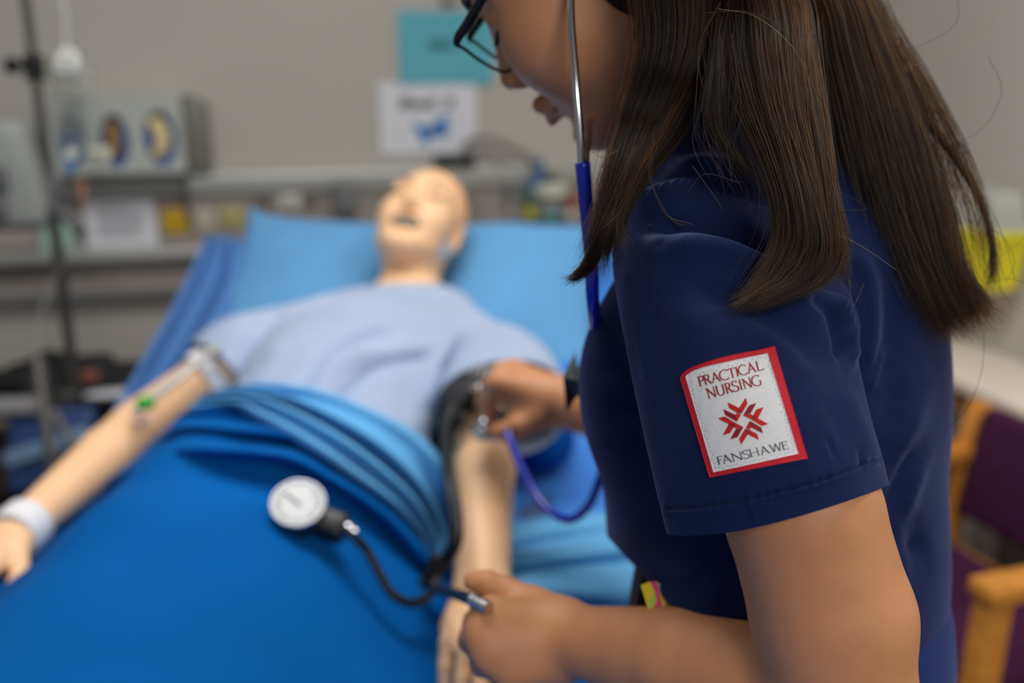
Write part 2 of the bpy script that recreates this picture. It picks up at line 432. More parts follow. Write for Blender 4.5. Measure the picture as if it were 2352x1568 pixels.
mbl = mat('butterfly_blue', (28, 122, 196), 0.8, var=0.12, scale=60); mbd = mat('butterfly_dark', (50, 40, 110), 0.8, var=0)
flat_on_wall('butterfly_wing', [[(944, 282), (985, 292), (994, 302), (982, 334), (972, 330), (962, 308)], [(994, 302), (992, 288), (1006, 276), (1030, 258), (1028, 284), (1030, 312), (1012, 316)]], mbl, 0.0085, bp)
flat_on_wall('butterfly_body', [[(986, 288), (996, 290), (1003, 308), (996, 314)]], mbd, 0.0092, bp)
tp = sheet('paper_notice', 918, 26, 1130, 194, mpt, 0.0050, 'teal paper sign above the butterfly sign')
text_on_wall('lettering', 'BED', 986, 92, 1048, 112, mteal_ink, 0.0108, tp)
np_ = sheet('paper_notice', 202, 456, 354, 570, mpw, 0.048, 'white printed notice behind the drip stand, beside the yellow outlet')
mfaint = mat('ink_faint', (150, 150, 156), 0.8, var=0)
flat_on_wall('print', [[(x, y), (x2, y), (x2, y + 4), (x, y + 4)] for x, x2, y in ((225, 290, 478), (225, 262, 490), (225, 330, 502), (225, 330, 514), (225, 318, 526), (225, 326, 538), (270, 330, 490))], mfaint, 0.0535, np_)
sheet('paper_notice', 96, 492, 166, 574, mpm, 0.048, 'mint green paper sheet behind the drip stand pole')
mfl_ = mat('paper_pinkish', (186, 172, 168), 0.8); sheet('paper_notice', -40, 480, 74, 570, mfl_, 0.048, 'pale paper sheet at the left end of the service panel')

mcab = mat('cable_grey', (96, 94, 90), .5, var=0)
tag(obj('cable', *tube(catmull([onwall(424, 398, .075), onwall(424, 440, .075), onwall(430, 490, .06), onwall(440, 525, .06)], 24), .007, 8), mcab), 'dark grey cable running down from the glove dispenser past the yellow outlet', 'cable')
# hook and small black monitor with its hose
mbk = mat('black_plastic', (26, 27, 30), 0.4, var=0.05); mchr = mat('chrome', (200, 200, 205), 0.18, 1.0, var=0)
md = thing('monitor_box', 'small black box standing on the rail under the butterfly sign', 'device', onwall(1047, 390, 0.03))
obj('case', *wbox(1000, 354, 1096, 388, 0.045, 0.02, 0.006), mgp, md); obj('screen', *wbox(1003, 357, 1091, 387, 0.006, 0.064, 0.002), mbk, md)
obj('foot', *wbox(1020, 387, 1078, 398, 0.05, 0.01, 0.003), mgp, md)
mho = mat('hose_grey', (138, 132, 124), 0.6)
tag(obj('hose', *tube(catmull([onwall(1062, 356, 0.04), onwall(1078, 326, 0.05), onwall(1112, 318, 0.06), onwall(1165, 334, 0.07), onwall(1215, 362, 0.07), onwall(1252, 398, 0.06)], 30), 0.011, 10), mho),
    'grey hose arching over the rail from the small black box', 'hose')
# suction canister and its bits on the rail at the right of the pillow
mcl = mat('clear_plastic', (232, 234, 226), 0.12, trans=0.75, ior=1.3, var=0); mye = mat('yellow_cap', (206, 200, 60), 0.45); mgr = mat('green_valve', (52, 116, 84), 0.45)
mblu = mat('blue_fitting', (62, 112, 160), 0.4); mrd = mat('red_cap', (158, 52, 44), 0.5); mtq = mat('turquoise_cap', (60, 178, 168), 0.45); mcm = mat('canister_cream', (214, 214, 196), 0.35, var=0.03)
c0 = onwall(1265, 492, 0.11); rad = 0.052
sc = thing('suction_canister', 'clear suction jar with white lid on the rail beside the pillow', 'canister', c0)
jz = onwall(1265, 438, 0.11)[2] - c0[2]
obj('jar', *lathe([(0.001, 0), (rad * .85, 0), (rad * .9, .006), (rad, jz * .9), (rad, jz)], c0), mcl, sc)
obj('lid', *lathe([(rad * 1.06, jz - .008), (rad * 1.06, jz + .012), (rad * .7, jz + .022), (.012, jz + .026), (.001, jz + .026)], c0), mcm, sc)
obj('knob', *lathe([(.012, jz + .024), (.018, jz + .034), (.018, jz + .05), (.001, jz + .054)], c0), mbk, sc)
obj('fitting', *lathe([(.014, jz + .02), (.014, jz + .075), (.009, jz + .08), (.009, jz + .1)], c0 - wx * .036), mblu, sc)
obj('bracket', *wslab((c0 - W0) @ wx - .02, (c0 - W0) @ wx + .02, c0[2] + .02, c0[2] + .06, .04, .03), mgp, sc)
c1 = onwall(1219, 500, 0.09); vb = thing('valve', 'slim green and yellow gas valve left of the suction jar', 'valve', c1)
hz = onwall(1219, 415, 0.09)[2] - c1[2]
obj('valve_body', *lathe([(.012, hz * .3), (.016, hz * .34), (.016, hz * .62), (.012, hz * .66)], c1), mgr, vb); obj('valve_cap', *lathe([(.001, 0), (.017, .002), (.017, hz * .28), (.012, hz * .31)], c1), mye, vb)
obj('stem', *lathe([(.011, hz * .64), (.011, hz), (.001, hz + .004)], c1), mblu, vb)
c2 = onwall(1180, 500, 0.08); fm = thing('flow_meter', 'grey tube flow meter at the left end of the gas fittings', 'meter', c2); hz2 = onwall(1180, 415, .08)[2] - c2[2]
obj('tube', *lathe([(.001, 0), (.016, .001), (.018, hz2 * .55), (.018, hz2 * .6)], c2), mcl, fm); obj('meter_head', *lathe([(.02, hz2 * .58), (.022, hz2 * .62), (.022, hz2 * .9), (.012, hz2)], c2), mgp, fm)
c3 = onwall(1308, 486, 0.11); rc = thing('red_valve', 'red capped pale valve right of the suction jar', 'valve', c3); hz3 = onwall(1308, 448, .11)[2] - c3[2]
obj('valve_body', *lathe([(.001, -.02), (.02, -.018), (.02, hz3 * .3)], c3), mcm, rc); obj('valve_cap', *lathe([(.024, hz3 * .25), (.026, hz3 * .35), (.026, hz3 * .85), (.018, hz3), (.001, hz3)], c3), mrd, rc)
c4 = onwall(1262, 497, 0.19); tc_ = thing('turquoise_connector', 'turquoise and blue tube connector in front of the suction jar', 'connector', c4)
obj('connector_cap', *tube([c4 - wx * .012, c4 + wx * .012], .012, 14), mtq, tc_); obj('connector_body', *tube([c4 + wx * .01, c4 + wx * .05], .009, 14), mblu, tc_)

# glove dispenser
gd = thing('glove_dispenser', 'grey plastic glove box holder with two oval openings on the wall', 'dispenser', onwall(300, 400, 0.06))
mgd = mat('dispenser_grey', (182, 187, 180), 0.5, var=0.03); mgs = mat('dispenser_side_shade', (120, 120, 112), 0.5, var=0.03)
GD = 0.16; x0, y0, x1, y1 = 128, 222, 412, 402
u0, z0 = wu(x0, y1, GD); u1, z1 = wu(x1, y0, GD)
ov = []                                       # three oval openings: (u, z, half width, half height)
for (cx, cy, hx, hy) in ((165, 322, 30, 62), (264, 324, 31, 64), (368, 318, 36, 68)):
    a, b = wu(cx, cy, GD); ov.append((a, b, hx * (u1 - u0) / (x1 - x0), hy * (z1 - z0) / (y1 - y0)))
def front_with_holes():
    mm = MB(); edges = [u0] + [(ov[i][0] + ov[i + 1][0]) / 2 for i in range(2)] + [u1]; n = 40
    for i, (a, b, hx, hy) in enumerate(ov):
        el, er = edges[i], edges[i + 1]; th = np.arange(n) / n * 2 * math.pi; inner = []; outer = []
        for t in th:
            c, s_ = math.cos(t), math.sin(t); inner.append((a + hx * c, b + hy * s_))
            k = min(((er if c > 0 else el) - a) / c if abs(c) > 1e-6 else 9, ((z1 if s_ > 0 else z0) - b) / s_ if abs(s_) > 1e-6 else 9); outer.append((a + k * c, b + k * s_))
        V = [wpt(p, q, GD) for p, q in inner] + [wpt(p, q, GD) for p, q in outer] + [wpt(p, q, GD - 0.012) for p, q in inner]
        mm.add(V, [[k, (k + 1) % n, n + (k + 1) % n, n + k] for k in range(n)] + [[2 * n + k, 2 * n + (k + 1) % n, (k + 1) % n, k] for k in range(n)])
    return mm
front_with_holes().build('front_panel', mgd, gd, False)
m = MB(); m.add(*wslab(u0 - .004, u1 + .006, z1 - .004, z1 + .004, 0, GD)); m.add(*wslab(u0 - .004, u1 + .006, z0 - .004, z0 + .004, 0, GD)); m.add(*wslab(u0 - .004, u0 + .004, z0, z1, 0, GD)); m.build('case', mgd, gd)
m = MB(); m.add(*wslab(u1 - .002, u1 + .006, z0, z1, 0, GD, .003)); V_, F_ = wbox(418, 214, 474, 404, .085, 0, .02); V_[:, 2] -= .03 * np.clip((V_ @ wx - (W0 @ wx + u1)) / .08, 0, 1) * (V_[:, 2] > z1 - .03); m.add(V_, F_); m.build('side_and_shadow', mgs, gd)  # case side, plus a dark box painting its shadow on the wall
mbb = mat('glove_box_blue', (40, 92, 168), 0.6, var=0.1, scale=30); mgl = mat('glove_cream', (226, 208, 150), 0.6, var=0.06); mgl2 = mat('glove_tan', (150, 116, 58), 0.6, var=0.15, scale=40)
for i, (a, b, hx, hy) in enumerate(ov):
    o = tag(obj('glove_box', *wslab(a - hx * 1.25, a + hx * 1.25, z0 + .01, z1 - .01, .012, GD - .035, .003), mbb),
            ['blue glove box mostly hidden behind the drip bag in the dispenser', 'blue glove box with tan gloves in the middle opening', 'blue glove box with cream gloves in the right opening'][i], 'glove box')
    if i:
        th = np.linspace(0, math.pi, 20); mm = MB()
        for j in range(4):
            off_ = (0.10 - .2 * j) * hx; mm.add(*tube([wpt(a + off_ + (.55 if i == 2 else -.1) * hx * (math.cos(t * 2 - math.pi) * .5) * (1 if i == 2 else -1), b - hy * .68 * math.cos(t), GD - .03 + .02 * math.sin(t)) for t in th], hx * (.2 - .02 * j), 8))
        mm.build('glove', mgl if i == 2 else mgl2, o)
# light switch sized cable holder at the upper edge of the picture
hk = thing('ceiling_hook', 'small grey hook on the wall above the teal sign', 'hook', onwall(1030, 5, 0.01))
m = MB(); m.add(*wbox(1010, -8, 1052, 10, .012, 0, .003)); m.build('base', mgp, hk); obj('hook_arm', *tube(catmull([onwall(1030, 2, .01), onwall(1030, 8, .03), onwall(1030, 0, .04)], 10), .004, 8), mgp, hk)

# ------------------------------------------------------------------ right wall: sill cabinet, sharps bin
wy = -wn
rz = 0.73
def rpt(s, w, z): return RC0 + wx * w + wy * s + wz * z      # s along the wall away from us, w towards the wall
sillm = mat('sill_cream', (224, 214, 198), 0.5, var=0.02); rad_m = mat('radiator_grey', (128, 120, 112), 0.6, var=0.05)
sl = thing('sill_cabinet', 'long heater cabinet with cream top along the right wall', 'heater', rpt(0, .1, 0))
def rbox(s0, s1, w0, w1, z0, z1, bev=.004): return box(rpt((s0 + s1) / 2, (w0 + w1) / 2, (z0 + z1) / 2), (abs(w1 - w0), s1 - s0, z1 - z0), RW, bev)
sE = (W0 - RC0) @ wy - 0.07
obj('top', *rbox(-2.1, sE, -0.02, SILL - .002, rz - .03, rz, .008), sillm, sl)
obj('base', *rbox(-1.9, sE, 0.03, SILL - .002, 0.0, 0.12), rad_m, sl, False)
obj('body', *rbox(-1.9, sE, 0.05, SILL - .002, 0.12, rz - .03), rad_m, sl, False)
k = -1.9
while k < sE - .08:
    obj('slat', *rbox(k + .006, k + .074, 0.012, 0.05, 0.12, rz - .05, .012), rad_m, sl); k += 0.08
rn = -wx; rp0 = RC0 + wx * (SILL)
def onright(px, py, off=0.0): return plane_hit(px, py, rp0 - wx * off, rn)
sb0 = onright(2252, 655, 0.07); sb1 = onright(2252, 535, 0.07); hh = sb1[2] - sb0[2]
sb = thing('sharps_bin', 'yellow sharps bin with clear lid on the right wall', 'bin', sb0)
ymat = mat('sharps_yellow', (226, 214, 40), 0.4, var=0.04, sss=0.1); ycl = mat('sharps_clear', (214, 216, 206), 0.2, alpha=0.55, var=0)
def frus(c, wa, wb, da, db, h):
    V = []; 
    for (w_, d_, z_) in ((wa, da, 0), (wb, db, h)):
        for sx, sy in ((-1, -1), (1, -1), (1, 1), (-1, 1)): V.append(c + wy * sx * w_ + wx * sy * d_ + wz * z_)
    return V, [[3, 2, 1, 0], [4, 5, 6, 7], [0, 1, 5, 4], [1, 2, 6, 5], [2, 3, 7, 6], [3, 0, 4, 7]]
obj('bin_body', *frus(sb0, .062, .078, .045, .055, hh), ymat, sb, False)
obj('bin_rim', *frus(sb0 + wz * hh, .084, .084, .058, .058, .018), ymat, sb, False)
obj('bin_lid', *frus(sb0 + wz * (hh + .018), .078, .05, .052, .03, .09), ycl, sb, False)
obj('bin_bracket', *frus(sb0 + wx * .058 + wz * .02, .05, .05, .012, .012, hh + .04), mgp, sb, False)

# ------------------------------------------------------------------ chairs and side table by the right wall
mwood = mat('oak_wood', (204, 134, 52), 0.42, var=0.16, scale=5, stretch=(3, 3, 30), coat=0.1); mpur = mat('purple_upholstery', (68, 30, 58), 0.9, var=0.06, scale=40, bump=0.4, bscale=900, spec=.1)
def make_chair(o, fx, label):
    """o: far back foot on the floor; fx: unit vector the chair faces"""
    f = nrm(fx); s_ = np.array([f[1], -f[0], 0]) * -1   # s_: from the far side to the near side
    if s_[1] > 0: s_ = -s_
    r = thing('armchair', label, 'chair', o)
    p = lambda a, b, z: o + f * a + s_ * b + wz * z      # a forward, b sideways, z up
    Wd, Dp = 0.46, 0.39
    def post(a0, z0_, a1, z1_, b): return bar(p(a0, b, z0_), p(a1, b, z1_), .045, .038, .006, up=s_)
    for b in (0.0, Wd):
        V1 = bar(p(0.0, b, 0.0), p(0.02, b, .45), .045, .038, .006, up=s_); V2 = bar(p(.02, b, .44), p(-.04, b, .75), .045, .034, .006, up=s_)
        mm = MB(); mm.add(*V1); mm.add(*V2); mm.build('rear_leg', mwood, r)
        obj('front_leg', *bar(p(Dp, b, 0), p(Dp - .02, b, .645), .045, .040, .006, up=s_), mwood, r)
        obj('armrest', *bar(p(-.04, b, .645), p(Dp + .01, b, .655), .055, .032, .008), mwood, r)
        obj('side_rail', *bar(p(0.0, b, .38), p(Dp, b, .39), .03, .05, .005), mwood, r)
    obj('back_rail', *bar(p(0.0, 0, .42), p(0.0, Wd, .42), .03, .05, .005), mwood, r)
    obj('front_rail', *bar(p(Dp - .02, 0, .38), p(Dp - .02, Wd, .38), .03, .05, .005), mwood, r)
    ax = np.stack([s_, f, wz], 1)
    tl = rotx(math.radians(0)); V, Fc = box((0, 0, 0), (Wd - .05, Dp + .03, .07), None, .025, 4); V = V @ ax.T + p(Dp / 2 + .035, Wd / 2, .435); obj('seat', V, Fc, mpur, r)
    V, Fc = box((0, 0, 0), (Wd - .045, .05, .23), None, .02, 4); V = V @ rotx(math.radians(10)).T @ ax.T + p(-.02, Wd / 2, .635); obj('backrest', V, Fc, mpur, r)
    return r
cb = np.array([0.912, 1.885, 0.0])
make_chair(cb, (-0.940, -0.342, 0), 'purple armchair with oak arms behind the nurse')
tb = np.array([0.90, 2.22, 0]); tR = RW
st = thing('side_table', 'oak side table corner just behind the purple armchair', 'table', tb)
ttp = P(2196, 925, 2.28)
V, Fc = box(ttp - wx * .22 + wy * .2, (.44, .44, .035), RW, .006); obj('table_top', V, Fc, mwood, st)
for a in (-.41, -.04):
    for b in (.03, .38):
        q = ttp + wx * a + wy * b; obj('leg', *bar(q * [1, 1, 0], q - wz * .015, .04, .04, .005, up=wx), mwood, st)
V, Fc = box(ttp - wx * .22 + wy * .2 - wz * .06, (.36, .36, .07), RW, .004); obj('apron', V, Fc, mwood, st)

# ------------------------------------------------------------------ left: drip stand, pump, bag, cart
mpole = mat('pole_steel', (92, 90, 88), 0.35, 0.6, var=0.03); mblk = mat('black_rubber', (22, 22, 24), 0.6, var=0.06)
pb = P(110, 400, 2.15); pole_xy = np.array([pb[0], pb[1], 0])
iv = thing('drip_stand', 'dark steel drip stand beside the bed', 'drip stand', pole_xy)
mm = MB(); mm.add(*tube([pole_xy + wz * .1, pole_xy + wz * 1.25], .0125, 14)); mm.add(*tube([pole_xy + wz * 1.2, pole_xy + wz * 2.02], .0095, 14)); mm.build('pole', mpole, iv)
for i in range(5):
    a = i * 2 * math.pi / 5 + .3; q = pole_xy + np.array([math.cos(a), math.sin(a), 0]) * .27
    o = obj('leg', *bar(pole_xy + wz * .1, q + wz * .075, .03, .022, .005), mpole, iv)
    obj('caster', *lathe([(.001, -.011), (.022, -.011), (.026, -.006), (.026, .006), (.022, .011), (.001, .011)], q + wz * .027, (-math.sin(a), math.cos(a), 0), 16), mblk, o)
hx_ = pole_xy + wz * 2.0
for sx in (-1, 1):
    obj('hook', *tube(catmull([hx_, hx_ + np.array([.1 * sx, .02 * sx, .03]), hx_ + np.array([.19 * sx, .03 * sx, .0]), hx_ + np.array([.2 * sx, .03 * sx, .03])], 20), .004, 8), mpole, iv)
cz = P(52, 150, 2.15)[2]; cq = pole_xy + wz * cz
mm = MB(); mm.add(*tube([cq - wz * .03, cq + wz * .022], .021, 16)); mm.add(*tube([cq, cq - RT * .045], .008, 10)); mm.add(*tube([cq - RT * .038, cq - RT * .056], .017, 14)); mm.build('clamp_knob', mbk, iv)
# infusion pump on the pole
mpump = mat('pump_grey', (142, 146, 142), 0.5, var=0.04); mpd = mat('pump_dark', (92, 94, 94), 0.45, var=0.04)
pz1 = P(60, 300, 2.1)[2]; pz0 = P(60, 500, 2.1)[2]; pc = pole_xy + np.array([-.075, -.06, (pz0 + pz1) / 2])
pm = thing('infusion_pump', 'grey infusion pump clamped to the drip stand', 'pump', pc * [1, 1, 0] + wz * pz0)
V, Fc = box(pc, (.20, .13, pz1 - pz0 + .05), rotz(.25), .03, 4); t = (V[:, 2] - pz0) / (pz1 - pz0); V[:, 0] -= np.clip(t, 0, 1) * .03; obj('case', V, Fc, mpump, pm)
o = obj('display', *box(pc + [0.015, -.072, .0], (.07, .012, .05), rotz(.25), .004), mpd, pm); obj('keypad', *box(pc + [.02, -.076, -.065], (.05, .008, .035), rotz(.25), .003), mpd, pm)
obj('clamp', *box(pole_xy + wz * (pz0 + .05) + [.0, -.005, 0], (.06, .05, .06), rotz(.25), .008), mpd, pm)
obj('handle', *tube(catmull([P(112, 478, 2.1), P(140, 488, 2.08), P(168, 508, 2.06), P(186, 534, 2.05)], 14), .014, 10), mpd, pm)
obj('carry_handle', *tube(catmull([pc + [-.07, -.02, .07], pc + [-.1, -.02, .11], pc + [-.07, -.02, .16], pc + [-.04, -.02, .12]], 14), .009, 10), mcm, pm)
# drip bag
mbag = mat('drip_bag_clear', (150, 156, 148), 0.25, alpha=0.38, var=0.05, scale=20)
bgc = P(172, 240, 2.2); bgt = P(155, 110, 2.2); bgb = P(185, 350, 2.2)
bg = thing('drip_bag', 'clear drip bag hanging from the drip stand', 'drip bag', bgb)
rows = []
for t, w_ in ((0, .018), (.1, .042), (.25, .05), (.6, .05), (.85, .046), (.96, .03), (1, .016)):
    c = bgt + (bgb - bgt) * t; dp = .018 * math.sin(math.pi * min(max(t, .02), .98)) + .003
    rows.append([c + RT * w_ * math.cos(a) + np.array([0, 1, 0]) * dp * math.sin(a) for a in np.linspace(0, 2 * math.pi, 20, endpoint=False)])
Vb = np.stack([catmull_closed(r, 28) for r in rows]); Vb = np.stack([catmull(Vb[:, j], 24) for j in range(28)], 1)
obj('bag', Vb.reshape(-1, 3), grid_faces(24, 28, True), mbag, bg)
mlab = mat('bag_print', (120, 124, 122), 0.7, var=0.1, scale=60)
for (a, b, c, d) in ((142, 225, 198, 233), (142, 246, 190, 252), (142, 262, 196, 268), (142, 280, 200, 300)):
    V, Fc = box((P(a, b, 2.172) + P(c, d, 2.172)) / 2, ((c - a) / F * 2.17, .0015, (d - b) / F * 2.17), None, 0); obj('print', V, Fc, mlab, bg, False)
mwh = mat('white_plastic', (226, 226, 222), 0.4, var=0.02)
for dx in (-16, 16): obj('hanger', *tube(catmull([P(155 + dx * .3, 112, 2.2), P(155 + dx, 130, 2.18), P(153 + dx, 160, 2.18), P(156 + dx * .3, 172, 2.19)], 12), .010, 10, flat=.5), mwh, bg)
obj('cord', *tube(catmull([P(152, 112, 2.2), P(150, 40, 2.19), P(148, -80, 2.17), hx_ + np.array([.19, .03, 0])], 20), .0022, 6), mwh, bg)
obj('port', *tube([P(168, 342, 2.19), P(160, 364, 2.19)], .012, 10), mcm, bg); obj('drip_chamber', *tube([P(158, 366, 2.19), P(162, 396, 2.19)], .011, 12), mblu, bg)
obj('side_port', *tube([P(205, 350, 2.19), P(246, 352, 2.18)], [.008, .016], 12), mcm, bg)
mtb = mat('tube_clear', (150, 150, 144), 0.2, alpha=0.5, var=0)
obj('line', *tube(catmull([P(162, 396, 2.19), P(190, 440, 2.18), P(182, 520, 2.16), P(100, 700, 2.1), P(85, 800, 2.0), P(100, 920, 1.95), P(130, 1040, 1.9), P(210, 1010, 1.75), P(300, 935, 1.6)], 60), .0028, 6), mtb, bg)
mor = mat('orange_tab', (178, 120, 92), 0.6); obj('tag', *box(P(190, 448, 2.18), (.012, .006, .06), None, .002), mor, bg)
# second stand (grey legs of the overbed table) and the cart with the bag
mcart = mat('cart_dark', (44, 43, 42), 0.5, var=0.06); mcg = mat('cart_grey', (98, 94, 88), 0.5, var=0.05); mcb = mat('cart_brown', (92, 78, 64), 0.7, var=0.06)
ct = P(120, 925, 2.45); zt = ct[2]
ca = thing('bedside_cart', 'dark bedside cart carrying the black bag', 'cart', np.array([ct[0], ct[1], 0]))
cc = np.array([ct[0] - .12, ct[1] + .1, 0])
obj('cart_top', *box(cc + wz * (zt - .02), (.78, .46, .035), RW, .008), mcart, ca)
obj('shelf', *box(cc + wz * .22, (.72, .42, .03), RW, .006), mcart, ca)
obj('back_panel', *box(cc - wn * .2 + wz * (zt / 2), (.7, .02, zt - .1), RW, .004), mcb, ca)
for a in (-.34, .34):
    for b in (-.19, .19): obj('leg', *bar(cc + wx * a + wn * b, cc + wx * a + wn * b + wz * (zt - .03), .035, .035, .005, up=wx), mcg, ca)
mbagb = mat('black_fabric', (28, 28, 30), 0.7, var=0.15, scale=30, bump=0.3, bscale=400)
bgx = P(165, 870, 2.38); bz = zt
V, Fc = body([E([bgx[0] - .03, bgx[1], bz + .06], [.16, .11, .07], k=.03), E([bgx[0] - .22, bgx[1] + .02, bz + .03], [.16, .1, .04], k=.03), E([bgx[0] + .12, bgx[1] - .01, bz + .045], [.13, .1, .055], k=.03),
              C([bgx[0] - .1, bgx[1] - .02, bz + .09], [bgx[0] - .05, bgx[1], bz + .125], .03, .025, k=.03), C([bgx[0] + .04, bgx[1], bz + .1], [bgx[0] + .09, bgx[1], bz + .13], .028, .02, k=.03)], .008, cut=lambda Q: bz + .003 - Q[:, 2])
V += .004 * np.sin(V * 55).sum(1)[:, None] * vnormals(V, Fc)
dbag = tag(obj('duffel_bag', V, Fc, mbagb), 'slumped black fabric bag on the bedside cart', 'bag')
obj('zip_panel', *box([bgx[0] + .0, bgx[1] - .115, bz + .06], (.11, .02, .05), rotz(.1), .008), mcg, dbag); obj('label', *box([bgx[0] + .085, bgx[1] - .09, bz + .115], (.035, .012, .025), rotz(.2), .004), mat('label_rust', (150, 84, 70), 0.6), dbag)
obj('strap', *tube(catmull([[bgx[0] - .3, bgx[1] - .05, bz + .06], [bgx[0] - .12, bgx[1] - .1, bz + .11], [bgx[0] + .06, bgx[1] - .12, bz + .07], [bgx[0] + .22, bgx[1] - .06, bz + .06], [bgx[0] + .26, bgx[1] + .05, bz + .08]], 30), .012, 8, flat=.4), mblk, dbag)
q = P(282, 868, 2.3); V, Fc = box([q[0], q[1], bz + .078], (.15, .1, .01), rotz(-.2), .004); V[:, 2] += .1 * (V[:, 0] - q[0]); tag(obj('paper_pad', V, Fc, mpw), 'white paper pad at the right of the black bag', 'paper')
q = P(35, 915, 2.3); V, Fc = box([q[0] - .02, q[1], bz + .018], (.17, .12, .03), rotz(.2), .012, 3); tag(obj('folded_cloth', V, Fc, mat('cloth_dusty', (140, 124, 116), 0.9, bump=.3)), 'dusty pink folded cloth at the left end of the cart', 'cloth')
mnavyb = mat('navy_packet', (40, 62, 112), 0.45, var=0.2, scale=14); q = P(125, 1030, 2.28)
V, Fc = box(q, (.2, .05, .2), rotz(.1) @ rotx(-.35), .02, 3); hb = tag(obj('hanging_pouch', V, Fc, mnavyb), 'navy blue pouch hanging under the cart top', 'pouch')
obj('strap', *box(q + [-.0, -.035, .02], (.19, .008, .035), rotz(.1) @ rotx(-.35) @ roty(-.3), .003), mat('pouch_band', (110, 140, 168), .5), hb)
obj('flap', *box(q + [-.07, -.0, .105], (.13, .05, .03), rotz(.1), .008), mat('flap_and_shade', (150, 148, 150), .6), hb)
# slim grey overbed table stand in front of the cart
oq = P(105, 1000, 2.0); ob = thing('table_stand', 'slim grey metal stand in front of the dark cart', 'stand', oq * [1, 1, 0])
obj('upright', *bar(oq * [1, 1, 0] + wz * .06, P(88, 822, 2.02), .03, .02, .005, up=wx), mcg, ob); obj('foot', *bar(oq * [1, 1, 0] + wz * .03 - wx * .2, oq * [1, 1, 0] + wz * .03 + wx * .2, .05, .04, .01), mcg, ob)
obj('brace', *bar(P(122, 942, 2.0), P(185, 1060, 1.98), .014, .014, .004, up=wx), mcg, ob)
# ------------------------------------------------------------------ the bed
BA = math.radians(4.0); vh = np.array([math.sin(BA), math.cos(BA), 0]); uh = np.array([math.cos(BA), -math.sin(BA), 0])
BO = np.array([-0.23, 1.2, 0.0]); HWB = 0.42
def Bp(u, v, z): return BO + uh * u + vh * v + wz * z
def ztop(v): return 0.78 + 0.25 * np.maximum(0, np.sqrt((np.asarray(v, float) - 0.1) ** 2 + 0.01) * 0.5 + (np.asarray(v, float) - 0.1) * 0.5)
def PZ(px, py, Z):
    r = P(px, py, 1.0) - CAM; return CAM + (Z - CZ) / r[2] * r
RB = np.stack([uh, vh, wz], 1)
mbf = mat('bed_frame_grey', (150, 150, 150), 0.5, 0.1); mvin = mat('mattress_blue', (70, 96, 140), 0.6)
bed = thing('hospital_bed', 'hospital bed with raised head end under blue sheets', 'bed', Bp(0, 0, 0))
vs = np.linspace(-1.0, 0.98, 60)
def sweep_profile(prof, vs, zf):
    """closed cross profile [(u, z)] carried along the bed; z is added to zf(v)"""
    n = len(prof); V = np.concatenate([[Bp(u, v, zf(v) + z) for u, z in prof] for v in vs])
    Fc = grid_faces(len(vs), n, True).tolist() + [list(range(n)), [(len(vs) - 1) * n + k for k in range(n)][::-1]]
    return V, Fc
mp_ = [(HWB - .03 + .03 * math.cos(t), -.03 + .03 * math.sin(t)) for t in np.linspace(0, math.pi / 2, 5)]
mp_ = mp_ + [(-u, z) for u, z in mp_[::-1]] + [(-HWB, -.11), (-HWB + .03, -.14), (HWB - .03, -.14), (HWB, -.11)]
obj('mattress', *sweep_profile(mp_, vs, lambda v: float(ztop(v))), mvin, bed)
obj('deck', *sweep_profile([(HWB - .02, -.145), (-HWB + .02, -.145), (-HWB + .02, -.18), (HWB - .02, -.18)], vs, lambda v: float(ztop(v))), mbf, bed, False)
for s_ in (-1, 1): obj('side_beam', *bar(Bp(s_ * .34, -.95, .5), Bp(s_ * .34, .9, .5), .05, .09, .01), mbf, bed)
obj('cross_beam', *bar(Bp(-.34, -.6, .5), Bp(.34, -.6, .5), .05, .07, .01), mbf, bed); obj('cross_beam', *bar(Bp(-.34, .6, .5), Bp(.34, .6, .5), .05, .07, .01), mbf, bed)
for v_ in (-.6, .6):
    obj('lift_arm', *bar(Bp(0, v_, .5), Bp(0, v_ * .8, .17), .12, .06, .01, up=uh), mbf, bed)
obj('base_frame', *bar(Bp(0, -.8, .16), Bp(0, .8, .16), .5, .06, .012), mbf, bed)
for u_ in (-.3, .3):
    for v_ in (-.8, .8):
        o = obj('caster', *lathe([(.001, -.02), (.055, -.02), (.06, -.012), (.06, .012), (.055, .02), (.001, .02)], Bp(u_, v_, .062), uh, 20), mblk, bed)
        obj('caster_fork', *bar(Bp(u_, v_, .17), Bp(u_, v_, .075), .06, .03, .006, up=vh), mbf, o)
obj('headboard', *box(Bp(0, 1.03, .68), (.84, .035, .46), RB, .03, 4), mbf, bed); obj('footboard', *box(Bp(0, -1.04, .62), (.84, .035, .4), RB, .03, 4), mbf, bed)

# sheet over the mattress, hanging down both sides
msheet = mat('sheet_blue', (64, 126, 208), 0.8, var=0.05, scale=9, bump=0.25, bscale=700, spec=.2)
nu_, nv_ = 90, 150; vv = np.linspace(-.99, .985, nv_)
def sheet_cross(v, s_):
    """s_: signed distance across the sheet from the middle"""
    sg = np.sign(s_); a = np.abs(s_); r = .035; flat = HWB + .006 - r; arc = r * math.pi / 2
    t = np.clip((a - flat) / r, 0, math.pi / 2); dn = np.maximum(a - flat - arc, 0)
    u = np.minimum(a, flat) + r * np.sin(t); z = -r * (1 - np.cos(t)) - dn
    wav = (np.sin(v * 37 + 1.3 * sg) + .6 * np.sin(v * 71 + 2 * sg)) * .010 * np.clip(dn / .12, 0, 1) + .02 * np.clip(dn / .2, 0, 1)
    return sg * (u + wav), z
ss = np.concatenate([np.linspace(-.66, -.36, 26), np.linspace(-.35, .35, 38), np.linspace(.36, .68, 26)])
V = []
